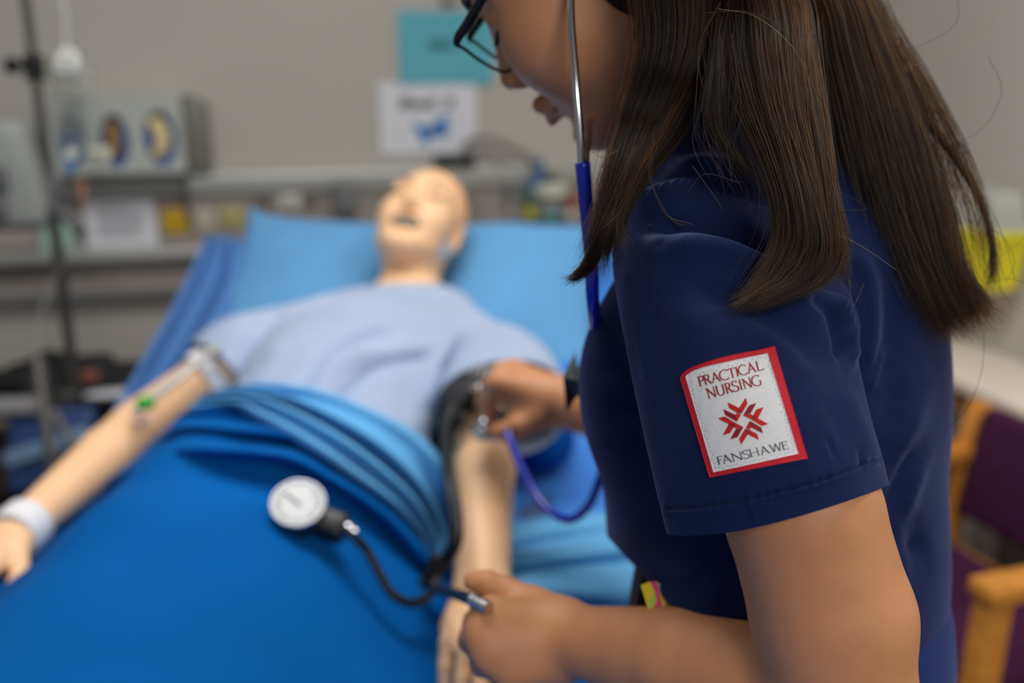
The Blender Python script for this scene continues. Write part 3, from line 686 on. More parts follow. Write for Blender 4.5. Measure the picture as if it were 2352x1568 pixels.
for v in vv:
    u, z = sheet_cross(v, ss); zz_ = float(ztop(v)) + .006 + z
    zz_ = zz_ + .006 * np.sin(v * 23 + ss * 9) * np.exp(-((ss - .3) / .2) ** 2) + .004 * np.sin(v * 9 - ss * 30) * np.exp(-((ss + .2) / .3) ** 2)
    V.append(np.stack([BO[0] + uh[0] * u + vh[0] * v, BO[1] + uh[1] * u + vh[1] * v, zz_], 1))
V = np.concatenate(V); Fc = grid_faces(nv_, len(ss))
V = creases(V, Fc, [([(1200, 1250), (1330, 1205), (1440, 1200)], .006, 30),
                    ([(1240, 1080), (1300, 1010), (1390, 960)], .007, 30), ([(1300, 1120), (1330, 1050), (1400, 1010)], -.006, 26), ([(1220, 1180), (1260, 1120), (1280, 1040)], -.005, 26)])
sh = tag(obj('bed_sheet', V, Fc, msheet), 'medium blue bed sheet draped over the mattress and down its sides', 'bed sheet')
md_ = sh.modifiers.new('thick', 'SOLIDIFY'); md_.thickness = .002
# loosely hanging sheet corner at the raised left side of the head end
rows = []
for (xs) in ([(478, 548, 2.06), (520, 545, 2.1), (566, 560, 2.1)], [(462, 585, 2.0), (515, 580, 2.03), (570, 600, 2.05)], [(430, 650, 1.93), (500, 650, 1.955), (575, 660, 1.98)],
             [(385, 735, 1.84), (455, 740, 1.86), (540, 730, 1.88)], [(330, 830, 1.76), (400, 840, 1.775), (470, 830, 1.79)], [(280, 920, 1.69), (340, 930, 1.70), (400, 930, 1.71)], [(225, 1010, 1.6), (290, 1030, 1.61), (345, 1030, 1.62)]):
    rows.append([P(*q) for q in xs])
G = loft(rows, 70, 60); s_ = np.linspace(0, 1, 60)
fold = .016 * np.sin(s_ * 17 + 1)[None, :] * np.linspace(.9, .35, 70)[:, None] + .008 * np.sin(s_ * 31)[None, :]
G = G + fold[..., None] * np.array([.15, -.9, .4])
msh2 = mat('sheet_periwinkle', (78, 120, 178), 0.8, var=0.05, scale=9, bump=0.25, bscale=700, spec=.2)
o = obj('sheet_fold', G.reshape(-1, 3), grid_faces(70, 60), msh2, sh); m_ = o.modifiers.new('thick', 'SOLIDIFY'); m_.thickness = .003

# ------------------------------------------------------------------ pillow
mpil = mat('pillow_blue', (95, 155, 204), 0.8, var=0.03, scale=9, bump=0.2, bscale=700, spec=.2)
inc = math.radians(30); pxx = nrm([.995, -.085, 0]); pyy = nrm([.085 * math.cos(inc), .99 * math.cos(inc), math.sin(inc)]); pzz = np.cross(pxx, pyy)
ptop = P(968, 522, 2.10); pc_ = ptop - pyy * .225 + pxx * .0
na, nb_ = 90, 60; a, b = np.meshgrid(np.linspace(-1, 1, na), np.linspace(-1, 1, nb_), indexing='ij')
X = .385 * a * (1 - .06 * (1 - b ** 2)); Y = .235 * b * (1 - .07 * (1 - a ** 2)) + .05 * (a < 0) * (np.abs(a) ** 5) * (b > 0) * b
T = .078 * np.power(np.clip(1 - np.abs(a) ** 3.2, 0, 1), .6) * np.power(np.clip(1 - np.abs(b) ** 3, 0, 1), .6)
dent = np.exp(-((X - .0) / .10) ** 2 - ((Y - .06) / .16) ** 2)
Vt = pc_ + X[..., None] * pxx + Y[..., None] * pyy + (T * (1 - .95 * dent))[..., None] * pzz
Vd = pc_ + X[..., None] * pxx + Y[..., None] * pyy - (T * .8)[..., None] * pzz
Ff = grid_faces(na, nb_)
Vt = creases(Vt.reshape(-1, 3), Ff, [([(1060, 650), (1150, 590), (1235, 560)], .014, 26), ([(1240, 560), (1300, 600), (1345, 680)], -.014, 16), ([(1090, 690), (1190, 680), (1300, 740)], -.010, 20), ([(1080, 540), (1150, 525), (1230, 535)], -.008, 16), ([(600, 640), (612, 560), (606, 500)], -.006, 10), ([(840, 640), (850, 560), (862, 520)], -.01, 18)])
pil = tag(obj('pillow', np.concatenate([Vt, Vd.reshape(-1, 3)]), np.concatenate([Ff, Ff[:, ::-1] + na * nb_]), mpil), 'light blue pillow beneath the mannequin head', 'pillow')

# ------------------------------------------------------------------ heads and hands (shared shapes)
def head_ops(c, R, s=1.0, male=False, mouth=0.0, slim=1.0):
    """blended shapes of a head; R columns: subject's right, face forward, up"""
    c = np.asarray(c, float)
    def p(x, y, z): return c + s * (R @ np.array([x, y, z]))
    o = [E(p(0, -.014, .042), s * np.array([.074, .094, .084]), R, .02), E(p(0, .024 - .03 * (1 - slim), -.02), s * np.array([.062, .068, .088]), R, .03)]
    jw = .050 if male else .044
    for x in (-1, 1):
        o += [C(p(x * jw, .004, -.052), p(x * .016, .064, -.097 + .045 * (1 - slim)), s * .021, s * .018, .028), E(p(x * (.036 + .02 * (1 - slim)), .052 + .02 * (1 - slim), -.026), s * np.array([.026, .026, .03]) * (2 - slim), R, .03)]
        o += [C(p(x * .046, .074 - .03 * (1 - slim), .03), p(x * .012, .084 - .03 * (1 - slim), .027), s * .009, s * .009, .016)]
    o += [E(p(0, .068, -.102 + .045 * (1 - slim)), s * np.array([.019, .016, .014]), R, .022)]
    o += [C(p(0, .082 - .025 * (1 - slim), .014), p(0, .101 - .004 * (1 - slim) * 4, -.028), s * .0075 * slim, s * .011 * slim, .012)]
    for x in (-1, 1):
        o += [E(p(x * .0125, .090, -.033), s * np.array([.0075, .010, .0075]), R, .006)]
        o += [E(p(x * .031, .098, .011), s * np.array([.017, .016, .012]), R, .014, True), E(p(x * .031, .070, .009), s * np.array([.0155, .0155, .0125]), R, .005)]
        o += [E(p(x * .0075, .093, -.0405), s * np.array([.004, .006, .0045]), R, .004, True)]
        o += [E(p(x * .073, -.010, -.008), s * np.array([.007, .018, .030]), R @ rotz(-x * .35), .008), E(p(x * .078, -.006, -.004), s * np.array([.005, .010, .017]), R @ rotz(-x * .35), .004, True)]
    zl = -.060; g = mouth
    for x in (-1, 1):
        o += [C(p(x * .021, .076, zl - .003), p(0, .0925, zl + .0035 + g * .004), s * .0055 * slim, s * .0075 * slim, .006), C(p(x * .020, .076, zl - .006 - g * .006), p(0, .090, zl - .0105 - g * .014), s * .0055 * slim, s * .008 * slim, .006)]
    if g > 0: o += [E(p(0, .086, zl - .002 - g * .004), s * np.array([.028, .024, .0055 + g * .008]), R, .004, True)]
    else: o += [C(p(-.019, .0835, zl - .0035), p(.019, .0835, zl - .0035), s * .0016, s * .0016, .003, True), C(p(0, .098, zl - .0035), p(0, .0975, zl - .0035), s * .002, s * .002, .004, True)]
    o += [C(p(-.017, .088, -.083 + .02 * (1 - slim)), p(.017, .088, -.083 + .02 * (1 - slim)), s * .004, s * .004, .012, True)]
    return o, p
def finger(pts, r0, r1, k=.0045):
    n = len(pts) - 1
    return [C(pts[i], pts[i + 1], r0 + (r1 - r0) * i / n, r0 + (r1 - r0) * (i + 1) / n, k if i == 0 else .003) for i in range(n)]

# ------------------------------------------------------------------ the mannequin
mskin = mat('mannequin_vinyl', (251, 201, 154), 0.45, var=0.03, scale=7, sss=0.08); mdk = mat('mannequin_dark', (74, 52, 42), 0.6, var=0); mteeth = mat('mannequin_teeth', (206, 204, 196), 0.4, var=0.02)
Um = nrm(.26 * RT + .78 * UP + .57 * FW); Fm = nrm(-.03 * RT + .57 * UP - .81 * FW); Fm = nrm(Fm - Um * (Fm @ Um)); Rm = np.stack([np.cross(Fm, Um), Fm, Um], 1)
hc = P(968, 524, 1.90)
ho, hp = head_ops(hc, Rm, 1.02, True, 0.5)
nk0 = P(935, 655, 1.82) - [0, 0, .05]
RSH = np.array([-.435, 1.575, .945]); LSH = np.array([-.035, 1.47, .955])
REL = PZ(318, 975, .865); RWR = PZ(26, 1234, .835); LEL = PZ(1112, 985, .945); LWR = PZ(1108, 1345, .850)
ops = ho + [C(hp(0, -.02, -.06), nk0, .052, .056, .03), E([-.22, 1.50, .92], [.17, .19, .085], k=.05), E([-.28, 1.30, .865], [.14, .2, .075], k=.06), E([-.33, 1.08, .865], [.145, .2, .085], k=.06),
            C(nk0, RSH, .055, .05, .04), C(nk0, LSH, .055, .05, .04)]
ops += [C(RSH, REL, .048, .039, .03), C(REL, REL + (RWR - REL) * .3, .039, .038, .008), C(REL + (RWR - REL) * .3, RWR, .038, .0255, .008)]
ops += [C(LSH, LEL, .050, .040, .03), C(LEL, LEL + (LWR - LEL) * .3, .040, .039, .008), C(LEL + (LWR - LEL) * .3, LWR, .039, .031, .008)]
for s_, q in ((-1, [-.42, .62, .85]), (1, [-.28, .6, .85])):
    kn = np.array(q); an = np.array([q[0] - .02, q[1] - .42, .84]); hp_ = np.array([-.33 + .085 * s_, 1.05, .86])
    ops += [C(hp_, kn, .075, .052, .04), C(kn, an, .052, .036, .03), C(an, an + [0, -.06, .10], .036, .03, .03), E(an + [0, -.02, .0], [.035, .045, .035], k=.02)]
def hand_flat(w, d, side, n):
    """a relaxed flat hand from wrist w along d; side: towards the thumb; n: back of the hand"""
    d = nrm(d); side = nrm(side - d * (side @ d)); n = nrm(np.cross(d, side)) * (1 if np.cross(d, side) @ n > 0 else -1)
    o = []
    for i, (sx, ln) in enumerate(((.028, .070), (.010, .078), (-.009, .073), (-.027, .058))):
        m_ = w + d * (.088 - .006 * abs(i - 1)) + side * sx
        o += [C(w + side * sx * .5, m_, .016, .0125, .012)]
        o += finger([m_, m_ + d * ln * .5 + n * .004, m_ + d * ln * .82 - n * .012, m_ + d * ln * 1.0 - n * .026], .0095, .0075)
    t0 = w + d * .022 + side * .026; t1 = t0 + d * .035 + side * .025 - n * .012; o += [C(w + d * .01 + side * .012, t0, .016, .0145, .01)] + finger([t0, t1, t1 + d * .032 + side * .008 - n * .01], .0125, .009)
    return o
ops += hand_flat(LWR, PZ(1072, 1600, .835) - LWR, np.array([1.0, 0, 0]), np.array([0, 0, 1.0]))
ops += hand_flat(RWR, PZ(-110, 1330, .835) - RWR, np.array([1.0, -.6, 0]), np.array([0, 0, 1.0]))
for nm_, l_ in () and (('mouth', (0, .088, -.065)), ('nose', (0, .105, -.03)), ('eyes', (.031, .085, .008)), ('eyer', (-.031, .085, .008)), ('chin', (0, .07, -.115)), ('top', (0, 0, .126))): print('MQ', nm_, [float(q[0]) for q in project(hp(*l_)[None])])
V, Fc = body(ops, .0042); V = relax(V, Fc, 1)
mq = thing('mannequin', 'training mannequin in a pale blue gown lying in the hospital bed', 'mannequin', Bp(-.1, 0, .78))
obj('body', V, Fc, mskin, mq)
# face details
m = MB()
for i in range(7):
    a = (i - 3) * .26; m.add(*box(hp(.0165 * math.sin(a) * 1.45, .066 + .016 * math.cos(a), -.0605), (.0062, .004, .0075), Rm @ rotz(-a), .0015))
m.build('teeth', mteeth, mq)
m = MB(); m.add(*tube(catmull([hp(-.027, .076, -.0625), hp(-.014, .085, -.0545), hp(0, .087, -.0545), hp(.014, .085, -.0545), hp(.027, .076, -.0625), hp(.014, .083, -.0725), hp(0, .085, -.0725), hp(-.014, .083, -.0725), hp(-.019, .079, -.0625)], 40), .0030, 8)); m.build('lips', mat('mannequin_lips', (112, 92, 78), .5), mq)
V, Fc = body([E(hp(0, .066, -.0635), [.028, .013, .011], Rm)], .0025); obj('mouth', V, Fc, mdk, mq)
for x in (-1, 1):
    obj('eyelid_shade', *tube(catmull([hp(x * .018, .083, .006), hp(x * .025, .0865, .003), hp(x * .034, .0865, .003), hp(x * .044, .080, .006)], 12), .0036, 6), mat('eyelid_shade_brown', (132, 92, 66), .6, var=0), mq)  # brown lid tubes paint the shade of the eye recesses
    obj('eyebrow', *tube(catmull([hp(x * .016, .090, .026), hp(x * .030, .0895, .032), hp(x * .047, .081, .028)], 12), [.0012] + [.003] * 10 + [.0012], 6), mat('brow_brown', (168, 120, 84), .7), mq)
def onhead(q, lift=.0):
    a, b = .02, .2; dv = nrm(np.asarray(q) - hc)
    for _ in range(24):
        m_ = (a + b) / 2
        if field_pts(ho, (hc + dv * m_)[None])[0] < 0: a = m_
        else: b = m_
    return hc + dv * (a + lift)
mscalp = mat('scalp_seam', (206, 132, 88), .5)
obj('scalp_seam', *tube(np.array([onhead(q_, .0004) for q_ in catmull([hp(-x_, y_, z_) for x_, y_, z_ in ((.066, .028, -.03), (.071, .02, .01), (.070, .022, .05), (.058, .03, .09), (.03, .045, .112), (0, .05, .118), (-.03, .045, .112), (-.058, .03, .09), (-.07, .022, .05))], 60)]), .0022, 8), mscalp, mq)
mpatch = mat('patch_grey', (206, 200, 206), .5, var=.02)
gp = np.array([onhead(hp(-.068, y_, z_), .0012) for y_ in np.linspace(.002, .044, 8) for z_ in np.linspace(-.092, -.040, 8)])
obj('adhesive_patch', gp, grid_faces(8, 8), mpatch, mq)
# gown
mgown = mat('gown_pale_blue', (166, 181, 208), 0.85, var=0.03, scale=7, bump=0.25, bscale=700, spec=.2)
g = [E([-.22, 1.50, .935], [.2, .205, .115], k=.05), E([-.28, 1.30, .885], [.172, .2, .102], k=.06), E([-.33, 1.14, .87], [.15, .14, .092], k=.06),
     C(nk0 + [-.07, -.01, -.005], RSH + [0, 0, .012], .052, .058, .04), C(nk0 + [.06, -.03, -.005], LSH + [0, 0, .012], .052, .058, .04), E(nk0 + [0, -.06, .004], [.12, .062, .062], k=.04)]
V, Fc = body(g, .0055)
ncut = nrm(nk0 - hc); 
V = creases(V, Fc, [([(905, 745), (800, 780), (735, 840), (690, 905)], -0.0195, 12), ([(1000, 810), (880, 830), (800, 890), (765, 935)], -0.0180, 12), ([(1080, 745), (1020, 800), (985, 880), (960, 960)], 0.0150, 22), ([(1130, 745), (1075, 800), (1020, 850)], -0.0150, 12),
                    ([(640, 700), (590, 760), (560, 800)], -0.0195, 12), ([(860, 800), (770, 850), (720, 910)], 0.0135, 16), ([(700, 680), (800, 690), (900, 690)], 0.0060, 16), ([(600, 850), (640, 810), (690, 790)], 0.0090, 20)])
gw = obj('gown', V, Fc, mgown, mq)
def sleeve(name, axis_pts, ra, rb_, n=40, wav=.004, ph=0):
    c = catmull(axis_pts, 24); T = np.gradient(c, axis=0); T /= np.linalg.norm(T, axis=1)[:, None]; th = np.linspace(0, 2 * math.pi, n, endpoint=False); V = []
    for i in range(24):
        x = nrm(np.cross(T[i], wz)); y = np.cross(x, T[i]); t = i / 23
        r = 1 + wav * 10 * t * np.sin(th * 3 + ph)
        V.append(c[i] + (np.interp(t, np.linspace(0, 1, len(ra)), ra) * r * np.cos(th))[:, None] * x + (np.interp(t, np.linspace(0, 1, len(rb_)), rb_) * r * np.sin(th))[:, None] * y)
    V = np.concatenate(V); Fc = grid_faces(24, n, True)
    V = creases(V, Fc, [([(1150, 760), (1110, 810), (1090, 850)], -.012, 10), ([(1190, 770), (1240, 810), (1270, 860)], -.010, 12), ([(1120, 790), (1170, 790), (1230, 830)], .008, 12), ([(560, 730), (540, 790), (530, 830)], -.008, 12)])
    o = obj(name, V, Fc, mgown, gw); k_ = o.modifiers.new('thick', 'SOLIDIFY'); k_.thickness = .003; return o
sleeve('sleeve', [LSH + [-.05, .05, -.005], LSH + [0, 0, 0.0], LSH + [.02, -.09, .0], LSH + [.025, -.165, -.005]], [.06, .075, .085, .092], [.06, .07, .072, .07], ph=1)
sleeve('sleeve', [RSH + [.08, .03, 0], RSH + [-.005, -.0, .0], RSH + (REL - RSH) * .27 + [-.0, 0, .0]], [.055, .072, .078], [.055, .066, .062], ph=.5)
mneck = mat('gown_neck', (170, 188, 218), .85)
# bands, drip line and green clip on the right arm
mtape = mat('white_bandage', (232, 230, 232), .8, bump=.2, bscale=300); mgrn = mat('clip_green', (62, 172, 62), .4)
def band(name, label, cat, c, axis, r, w_, m, lab=None):
    o = obj(name, *lathe([(r, -w_), (r + .003, -w_ * .9), (r + .0035, 0), (r + .003, w_ * .9), (r, w_), (r - .002, w_), (r - .002, -w_), (r, -w_)], c, axis, 32), m); return tag(o, label, cat)
ua = RSH + (REL - RSH) * .36
band('arm_bandage', 'white bandage band around the upper arm below the gown sleeve', 'bandage', ua, REL - RSH, .0495, .014, mtape)
band('wrist_band', 'white identity band on the mannequin wrist at the left edge', 'wristband', RWR + (REL - RWR) * .06, REL - RWR, .0315, .02, mtape)
ln = thing('drip_line', 'drip extension line with green clip taped along the mannequin arm', 'drip line', PZ(335, 925, .90))
obj('line', *tube(catmull([PZ(505, 795, .985), PZ(455, 830, .965), PZ(400, 875, .945), PZ(345, 915, .925), PZ(320, 935, .915)], 30), .0105, 10, flat=.6), mat('line_clear', (206, 200, 196), .3, alpha=.85), ln)
obj('clip', *box(PZ(334, 926, .925), (.026, .014, .02), rotz(.5), .005, 3), mgrn, ln)
obj('connector', *tube([PZ(322, 938, .905), PZ(285, 962, .885)], [.009, .006], 10), mwh, ln)
obj('line_end', *tube(catmull([PZ(290, 960, .885), PZ(315, 975, .90), PZ(345, 960, .915)], 14), .0028, 8), mat('line_lilac', (180, 170, 190), .3), ln)

# ------------------------------------------------------------------ blanket
mblan = mat('blanket_blue', (0, 92, 168), 0.85, var=0.05, scale=6, bump=0.35, bscale=900, spec=.1)
mblan2 = mat('blanket_underside', (98, 168, 218), 0.8, var=0.04, scale=6, bump=0.3, bscale=900, spec=.15)
nx_, nt_ = 190, 190
xs = np.linspace(-.80, .32, nx_)
ytop = np.interp(xs, [-.8, -.62, -.56, -.48, -.4, -.28, -.15, -.06, .03, .2, .32], [1.27, 1.30, 1.30, 1.18, 1.14, 1.12, 1.11, 1.07, 1.04, 1.00, .98])
V = np.zeros((nx_, nt_, 3))
for j, t in enumerate(np.linspace(0, 1, nt_)):
    y = ytop + (-.12 - ytop) * t
    ax_ = np.interp(y, [0, .3, .9, 1.1, 1.3], [-.40, -.38, -.345, -.325, -.28]); hgt = np.interp(y, [0, .2, .6, .9, 1.1, 1.3], [.09, .12, .145, .165, .185, .19])
    wd = np.interp(y, [0, .6, 1.3], [.2, .21, .21]); z = .79 + hgt * np.exp(-(np.abs(xs - ax_) / wd) ** 3.2)
    eL, eR = -.63, .17
    dl = np.maximum(eL - xs, 0); dr = np.maximum(xs - eR, 0); xx = xs + dl * .55 - dr * .62; z = z - 1.5 * dl - 1.5 * dr
    z = z + .005 * np.sin(xs * 21 + y * 13) * np.sin(y * 17 - xs * 5) + .003 * np.sin(y * 41 + xs * 17)
    V[:, j] = np.stack([xx, y, z], 1)
V = V.reshape(-1, 3); Fc = grid_faces(nx_, nt_)[:, ::-1]
V = creases(V, Fc, [([(760, 1215), (850, 1250), (890, 1330)], -.010, 16), ([(800, 1225), (880, 1225), (960, 1330)], .009, 20), ([(560, 1120), (420, 1180), (250, 1290)], .008, 40), ([(880, 1350), (920, 1400), (1000, 1400)], -.010, 18), ([(700, 1130), (780, 1190), (830, 1260)], .008, 18),
                    ([(950, 1420), (900, 1500), (880, 1568)], .010, 40), ([(1040, 1400), (1000, 1480), (985, 1560)], -.012, 22), ([(300, 1330), (500, 1400), (700, 1390)], .006, 50), ([(600, 1480), (760, 1440), (860, 1500)], -.008, 40)])
bl = tag(obj('blanket', V, Fc, mblan), 'bright blue blanket spread over the mannequin legs, top folded back', 'blanket')
md_ = bl.modifiers.new('thick', 'SOLIDIFY'); md_.thickness = .004; md_.offset = -1
BLB = BVHTree.FromPolygons([Vector(v) for v in V.tolist()], Fc.tolist())
def zrows(rs): return [[PZ(*q) for q in r] for r in rs]
D = zrows([[(235, 1115, .845), (385, 1066, .935), (500, 1060, .965), (640, 1076, .965), (740, 1116, .945), (870, 1200, .905), (960, 1290, .86), (1003, 1350, .825)],
           [(262, 1092, .87), (392, 1046, .965), (505, 1044, .99), (645, 1058, .99), (745, 1098, .97), (875, 1180, .925), (964, 1272, .875), (1006, 1338, .84)],
           [(290, 1070, .875), (400, 1026, .97), (512, 1026, 1.0), (655, 1040, 1.0), (752, 1080, .975), (880, 1160, .93), (968, 1252, .88), (1008, 1325, .845)],
           [(320, 1045, .87), (408, 1004, .95), (522, 1010, .965), (662, 1022, .97), (760, 1058, .955), (885, 1138, .91), (972, 1230, .86), (1010, 1310, .83)],
           [(345, 1018, .88), (412, 982, .975), (532, 984, 1.0), (672, 1002, 1.0), (770, 1036, .975), (890, 1116, .93), (976, 1212, .875), (1012, 1298, .84)],
           [(370, 996, .88), (418, 962, .955), (540, 962, .975), (680, 990, .98), (776, 1020, .965), (892, 1100, .915), (980, 1195, .865), (1014, 1285, .83)],
           [(392, 975, .89), (426, 945, .965), (536, 944, .985), (660, 985, .99), (765, 1050, .965), (885, 1135, .915), (972, 1220, .865), (1004, 1290, .825)],
           [(400, 968, .88), (436, 940, .95), (534, 938, .965), (640, 985, .97), (760, 1060, .945), (880, 1140, .90), (965, 1225, .85), (1000, 1295, .81)]])
G = loft(D, 90, 120); o = obj('blanket_roll', G.reshape(-1, 3), grid_faces(90, 120), mblan, bl); m_ = o.modifiers.new('thick', 'SOLIDIFY'); m_.thickness = .004
Lr = zrows([[(428, 945, .925), (526, 934, .975), (579, 962, .985), (700, 1032, .985), (790, 1096, .955), (890, 1164, .915), (958, 1236, .865), (992, 1302, .83)],
            [(434, 936, .945), (533, 924, .998), (600, 952, 1.003), (720, 1020, 1.0), (815, 1087, .97), (910, 1158, .93), (972, 1230, .88), (998, 1298, .845)],
            [(442, 926, .945), (540, 915, .99), (620, 940, .995), (740, 1005, .99), (840, 1075, .96), (930, 1150, .92), (985, 1225, .87), (1005, 1295, .84)],
            [(450, 919, .955), (548, 908, 1.005), (640, 932, 1.01), (760, 995, 1.005), (860, 1065, .975), (945, 1142, .935), (995, 1220, .885), (1010, 1293, .85)],
            [(455, 915, .945), (555, 903, .985), (660, 925, .99), (780, 985, .985), (880, 1055, .955), (960, 1135, .915), (1005, 1215, .865), (1015, 1290, .84)],
            [(463, 911, .955), (563, 897, 1.005), (675, 918, 1.012), (800, 977, 1.007), (900, 1047, .977), (975, 1127, .935), (1014, 1210, .885), (1019, 1287, .85)],
            [(470, 908, .945), (570, 893, .995), (690, 912, 1.0), (820, 970, .993), (920, 1040, .963), (990, 1120, .92), (1022, 1205, .87), (1022, 1285, .842)],
            [(478, 903, .95), (585, 882, 1.005), (720, 899, 1.01), (860, 953, 1.0), (960, 1012, .975), (1022, 1092, .94), (1038, 1188, .885), (1028, 1280, .845)],
            [(490, 900, .93), (596, 880, .98), (735, 898, .985), (875, 954, .975), (975, 1012, .95), (1032, 1092, .915), (1044, 1190, .86), (1034, 1284, .82)],
            [(500, 905, .89), (605, 890, .93), (745, 910, .93), (885, 966, .92), (985, 1024, .90), (1036, 1100, .87), (1046, 1195, .83), (1036, 1288, .80)]])
G = loft(Lr, 110, 130); G = G + (.0035 * np.sin(np.linspace(0, 1, 110) * 58)[:, None] * np.sin(np.linspace(0, 3, 130))[None])[..., None] * np.array([0, -.4, .9])
o = obj('turned_back_edge', G.reshape(-1, 3), grid_faces(110, 130), mblan2, bl); m_ = o.modifiers.new('thick', 'SOLIDIFY'); m_.thickness = .004; o['label'] = 'paler underside of the blanket folded back'

Rr = zrows([[(1150, 1215, .79), (1260, 1190, .785), (1400, 1172, .78), (1480, 1172, .76), (1505, 1215, .68)], [(1155, 1238, .83), (1265, 1212, .825), (1400, 1196, .815), (1482, 1196, .785), (1508, 1240, .69)],
            [(1160, 1268, .818), (1270, 1250, .812), (1402, 1236, .805), (1484, 1234, .775), (1508, 1280, .68)], [(1165, 1292, .836), (1275, 1278, .832), (1404, 1262, .825), (1486, 1260, .79), (1512, 1308, .69)],
            [(1170, 1318, .82), (1280, 1306, .815), (1406, 1296, .807), (1488, 1293, .775), (1512, 1340, .68)], [(1175, 1340, .838), (1290, 1332, .836), (1408, 1325, .827), (1490, 1322, .79), (1516, 1370, .69)],
            [(1180, 1362, .832), (1295, 1366, .83), (1410, 1366, .821), (1492, 1364, .785), (1516, 1410, .68)], [(1184, 1380, .81), (1300, 1390, .806), (1412, 1396, .80), (1494, 1396, .765), (1516, 1440, .67)]])
G = loft(Rr, 80, 90); o = obj('turned_back_edge', G.reshape(-1, 3), grid_faces(80, 90), mblan2, bl); m_ = o.modifiers.new('thick', 'SOLIDIFY'); m_.thickness = .004; o['label'] = 'paler underside of the blanket folded back'
V, Fc = body([E(PZ(1245, 1000, .86), [.05, .085, .045], k=.02)], .005); mbundle = mat('bundle_royal', (0, 72, 150), .85, bump=.3, bscale=700, spec=.1)  # rounded body put in for a piece of tucked dark blue cloth
tag(obj('bundle', V, Fc, mbundle), 'dark blue cloth cushion tucked between the mannequin arm and the nurse', 'bundle')

# ------------------------------------------------------------------ blood pressure cuff with gauge and tubes
mcuff = mat('cuff_black', (34, 35, 40), .75, var=.12, scale=40, bump=.4, bscale=600); mprint = mat('cuff_print', (128, 130, 132), .7, var=0); mrub = mat('rubber_black', (20, 20, 22), .45, var=.05)
mdial = mat('dial_white', (214, 216, 216), .35, var=.01)
bpc = thing('blood_pressure_cuff', 'black blood pressure cuff on the mannequin arm with dial gauge and tubes', 'cuff', PZ(1085, 900, .95))
axc = nrm(LEL - LSH); cc0 = LSH + axc * .155 + [-.012, 0, -.004]
cax = catmull([cc0, cc0 + axc * .055 + [-.004, 0, 0], cc0 + axc * .11 + [-.004, 0, 0]], 16); th = np.linspace(0, 2 * math.pi, 40, endpoint=False); V = []
for i, c in enumerate(cax):
    x = nrm(np.cross(axc, wz)); y = np.cross(x, axc); r = (.0535 + .004 * math.sin(math.pi * i / 15)) * (1 + .02 * np.sin(th * 5 + i * .2))
    V.append(c + (r * np.cos(th))[:, None] * x + (r * .92 * np.sin(th))[:, None] * y)
o = obj('cuff_band', np.concatenate(V), grid_faces(16, 40, True), mcuff, bpc); m_ = o.modifiers.new('thick', 'SOLIDIFY'); m_.thickness = .006; m_.offset = 1
mm = MB()
for (q0, q1, w_) in (((1078, 872), (1096, 836), .006), ((1096, 880), (1112, 838), .009), ((1118, 868), (1132, 838), .007), ((1070, 868), (1092, 876), .008)):
    mm.add(*bar(P(*q0, 1.325), P(*q1, 1.345), w_, .002, .0006, up=UP))
mm.build('print', mprint, bpc)
V = []
obj('cuff_tail', *tube(catmull([P(1100, 872, 1.30), P(1062, 885, 1.275), P(1035, 915, 1.265), P(1030, 955, 1.26), P(1048, 985, 1.25)], 24), .022, 12, flat=.3), mcuff, bpc)
obj('metal_ring', *tube(catmull([P(1082, 892, 1.262), P(1092, 886, 1.26), P(1104, 890, 1.26), P(1108, 902, 1.26)], 10), .005, 8), mchr, bpc)
t1 = catmull([P(1040, 930, 1.25), P(1028, 985, 1.22), PZ(1034, 1080, .965), PZ(1052, 1170, .94), PZ(1052, 1245, .92), PZ(1022, 1298, .89), PZ(985, 1322, .87), PZ(972, 1338, .865), PZ(1000, 1352, .875), P(1040, 1362, .90), P(1084, 1376, .752)], 80)
obj('bulb_tube', *tube(t1, .0048, 10), mrub, bpc)
hit = BLB.ray_cast(Vector(CAM), Vector(nrm(P(690, 1195, 1) - CAM)))[0]
gn = nrm(.10 * RT + .66 * UP - .75 * FW); gc = P(685, 1158, np.linalg.norm(np.array(hit) - CAM) * .935 / 1.0) if hit else PZ(685, 1158, .99)
gd_ = project(gc[None])[2][0]; gr = 62 / F * gd_
t2 = catmull([P(1036, 935, 1.26), P(1022, 985, 1.23), PZ(1026, 1090, .965), PZ(1040, 1180, .94), PZ(1036, 1250, .915), PZ(1010, 1300, .885), PZ(1000, 1335, .875), PZ(985, 1368, .868), PZ(945, 1385, .872), PZ(900, 1362, .885), PZ(868, 1310, .905), PZ(842, 1262, .925), PZ(812, 1232, .94), P(788, 1212, gd_ * .99)], 90)
obj('gauge_tube', *tube(t2, .0048, 10), mrub, bpc)
obj('tube_junction', *tube([PZ(1012, 1282, .895), PZ(985, 1325, .875)], [.011, .009], 10), mrub, bpc)
gx = nrm(np.cross(UP, gn)); 
gb = obj('gauge', *lathe([(.001, -.030), (gr * .80, -.030), (gr * .93, -.024), (gr * 1.0, -.010), (gr * 1.0, -.002), (gr * .97, 0)], gc, gn, 40), mbk, bpc)
obj('bezel', *lathe([(gr * .93, .001), (gr * .96, .004), (gr * 1.0, .004), (gr * 1.02, .0), (gr * 1.02, -.004)], gc, gn, 40), mchr, gb)
obj('dial', *lathe([(.001, .0015), (gr * .93, .0015), (gr * .93, -.002), (.001, -.002)], gc, gn, 40), mdial, gb)
gy = np.cross(gn, gx); mm = MB()
for k_ in range(25):
    a = math.radians(-220 + 260 * k_ / 24); dv = gx * math.cos(a) + gy * math.sin(a); mm.add(*bar(gc + gn * .0022 + dv * gr * (.70 if k_ % 4 else .62), gc + gn * .0022 + dv * gr * .82, .0007 if k_ % 4 else .0011, .0004, 0, up=gn))
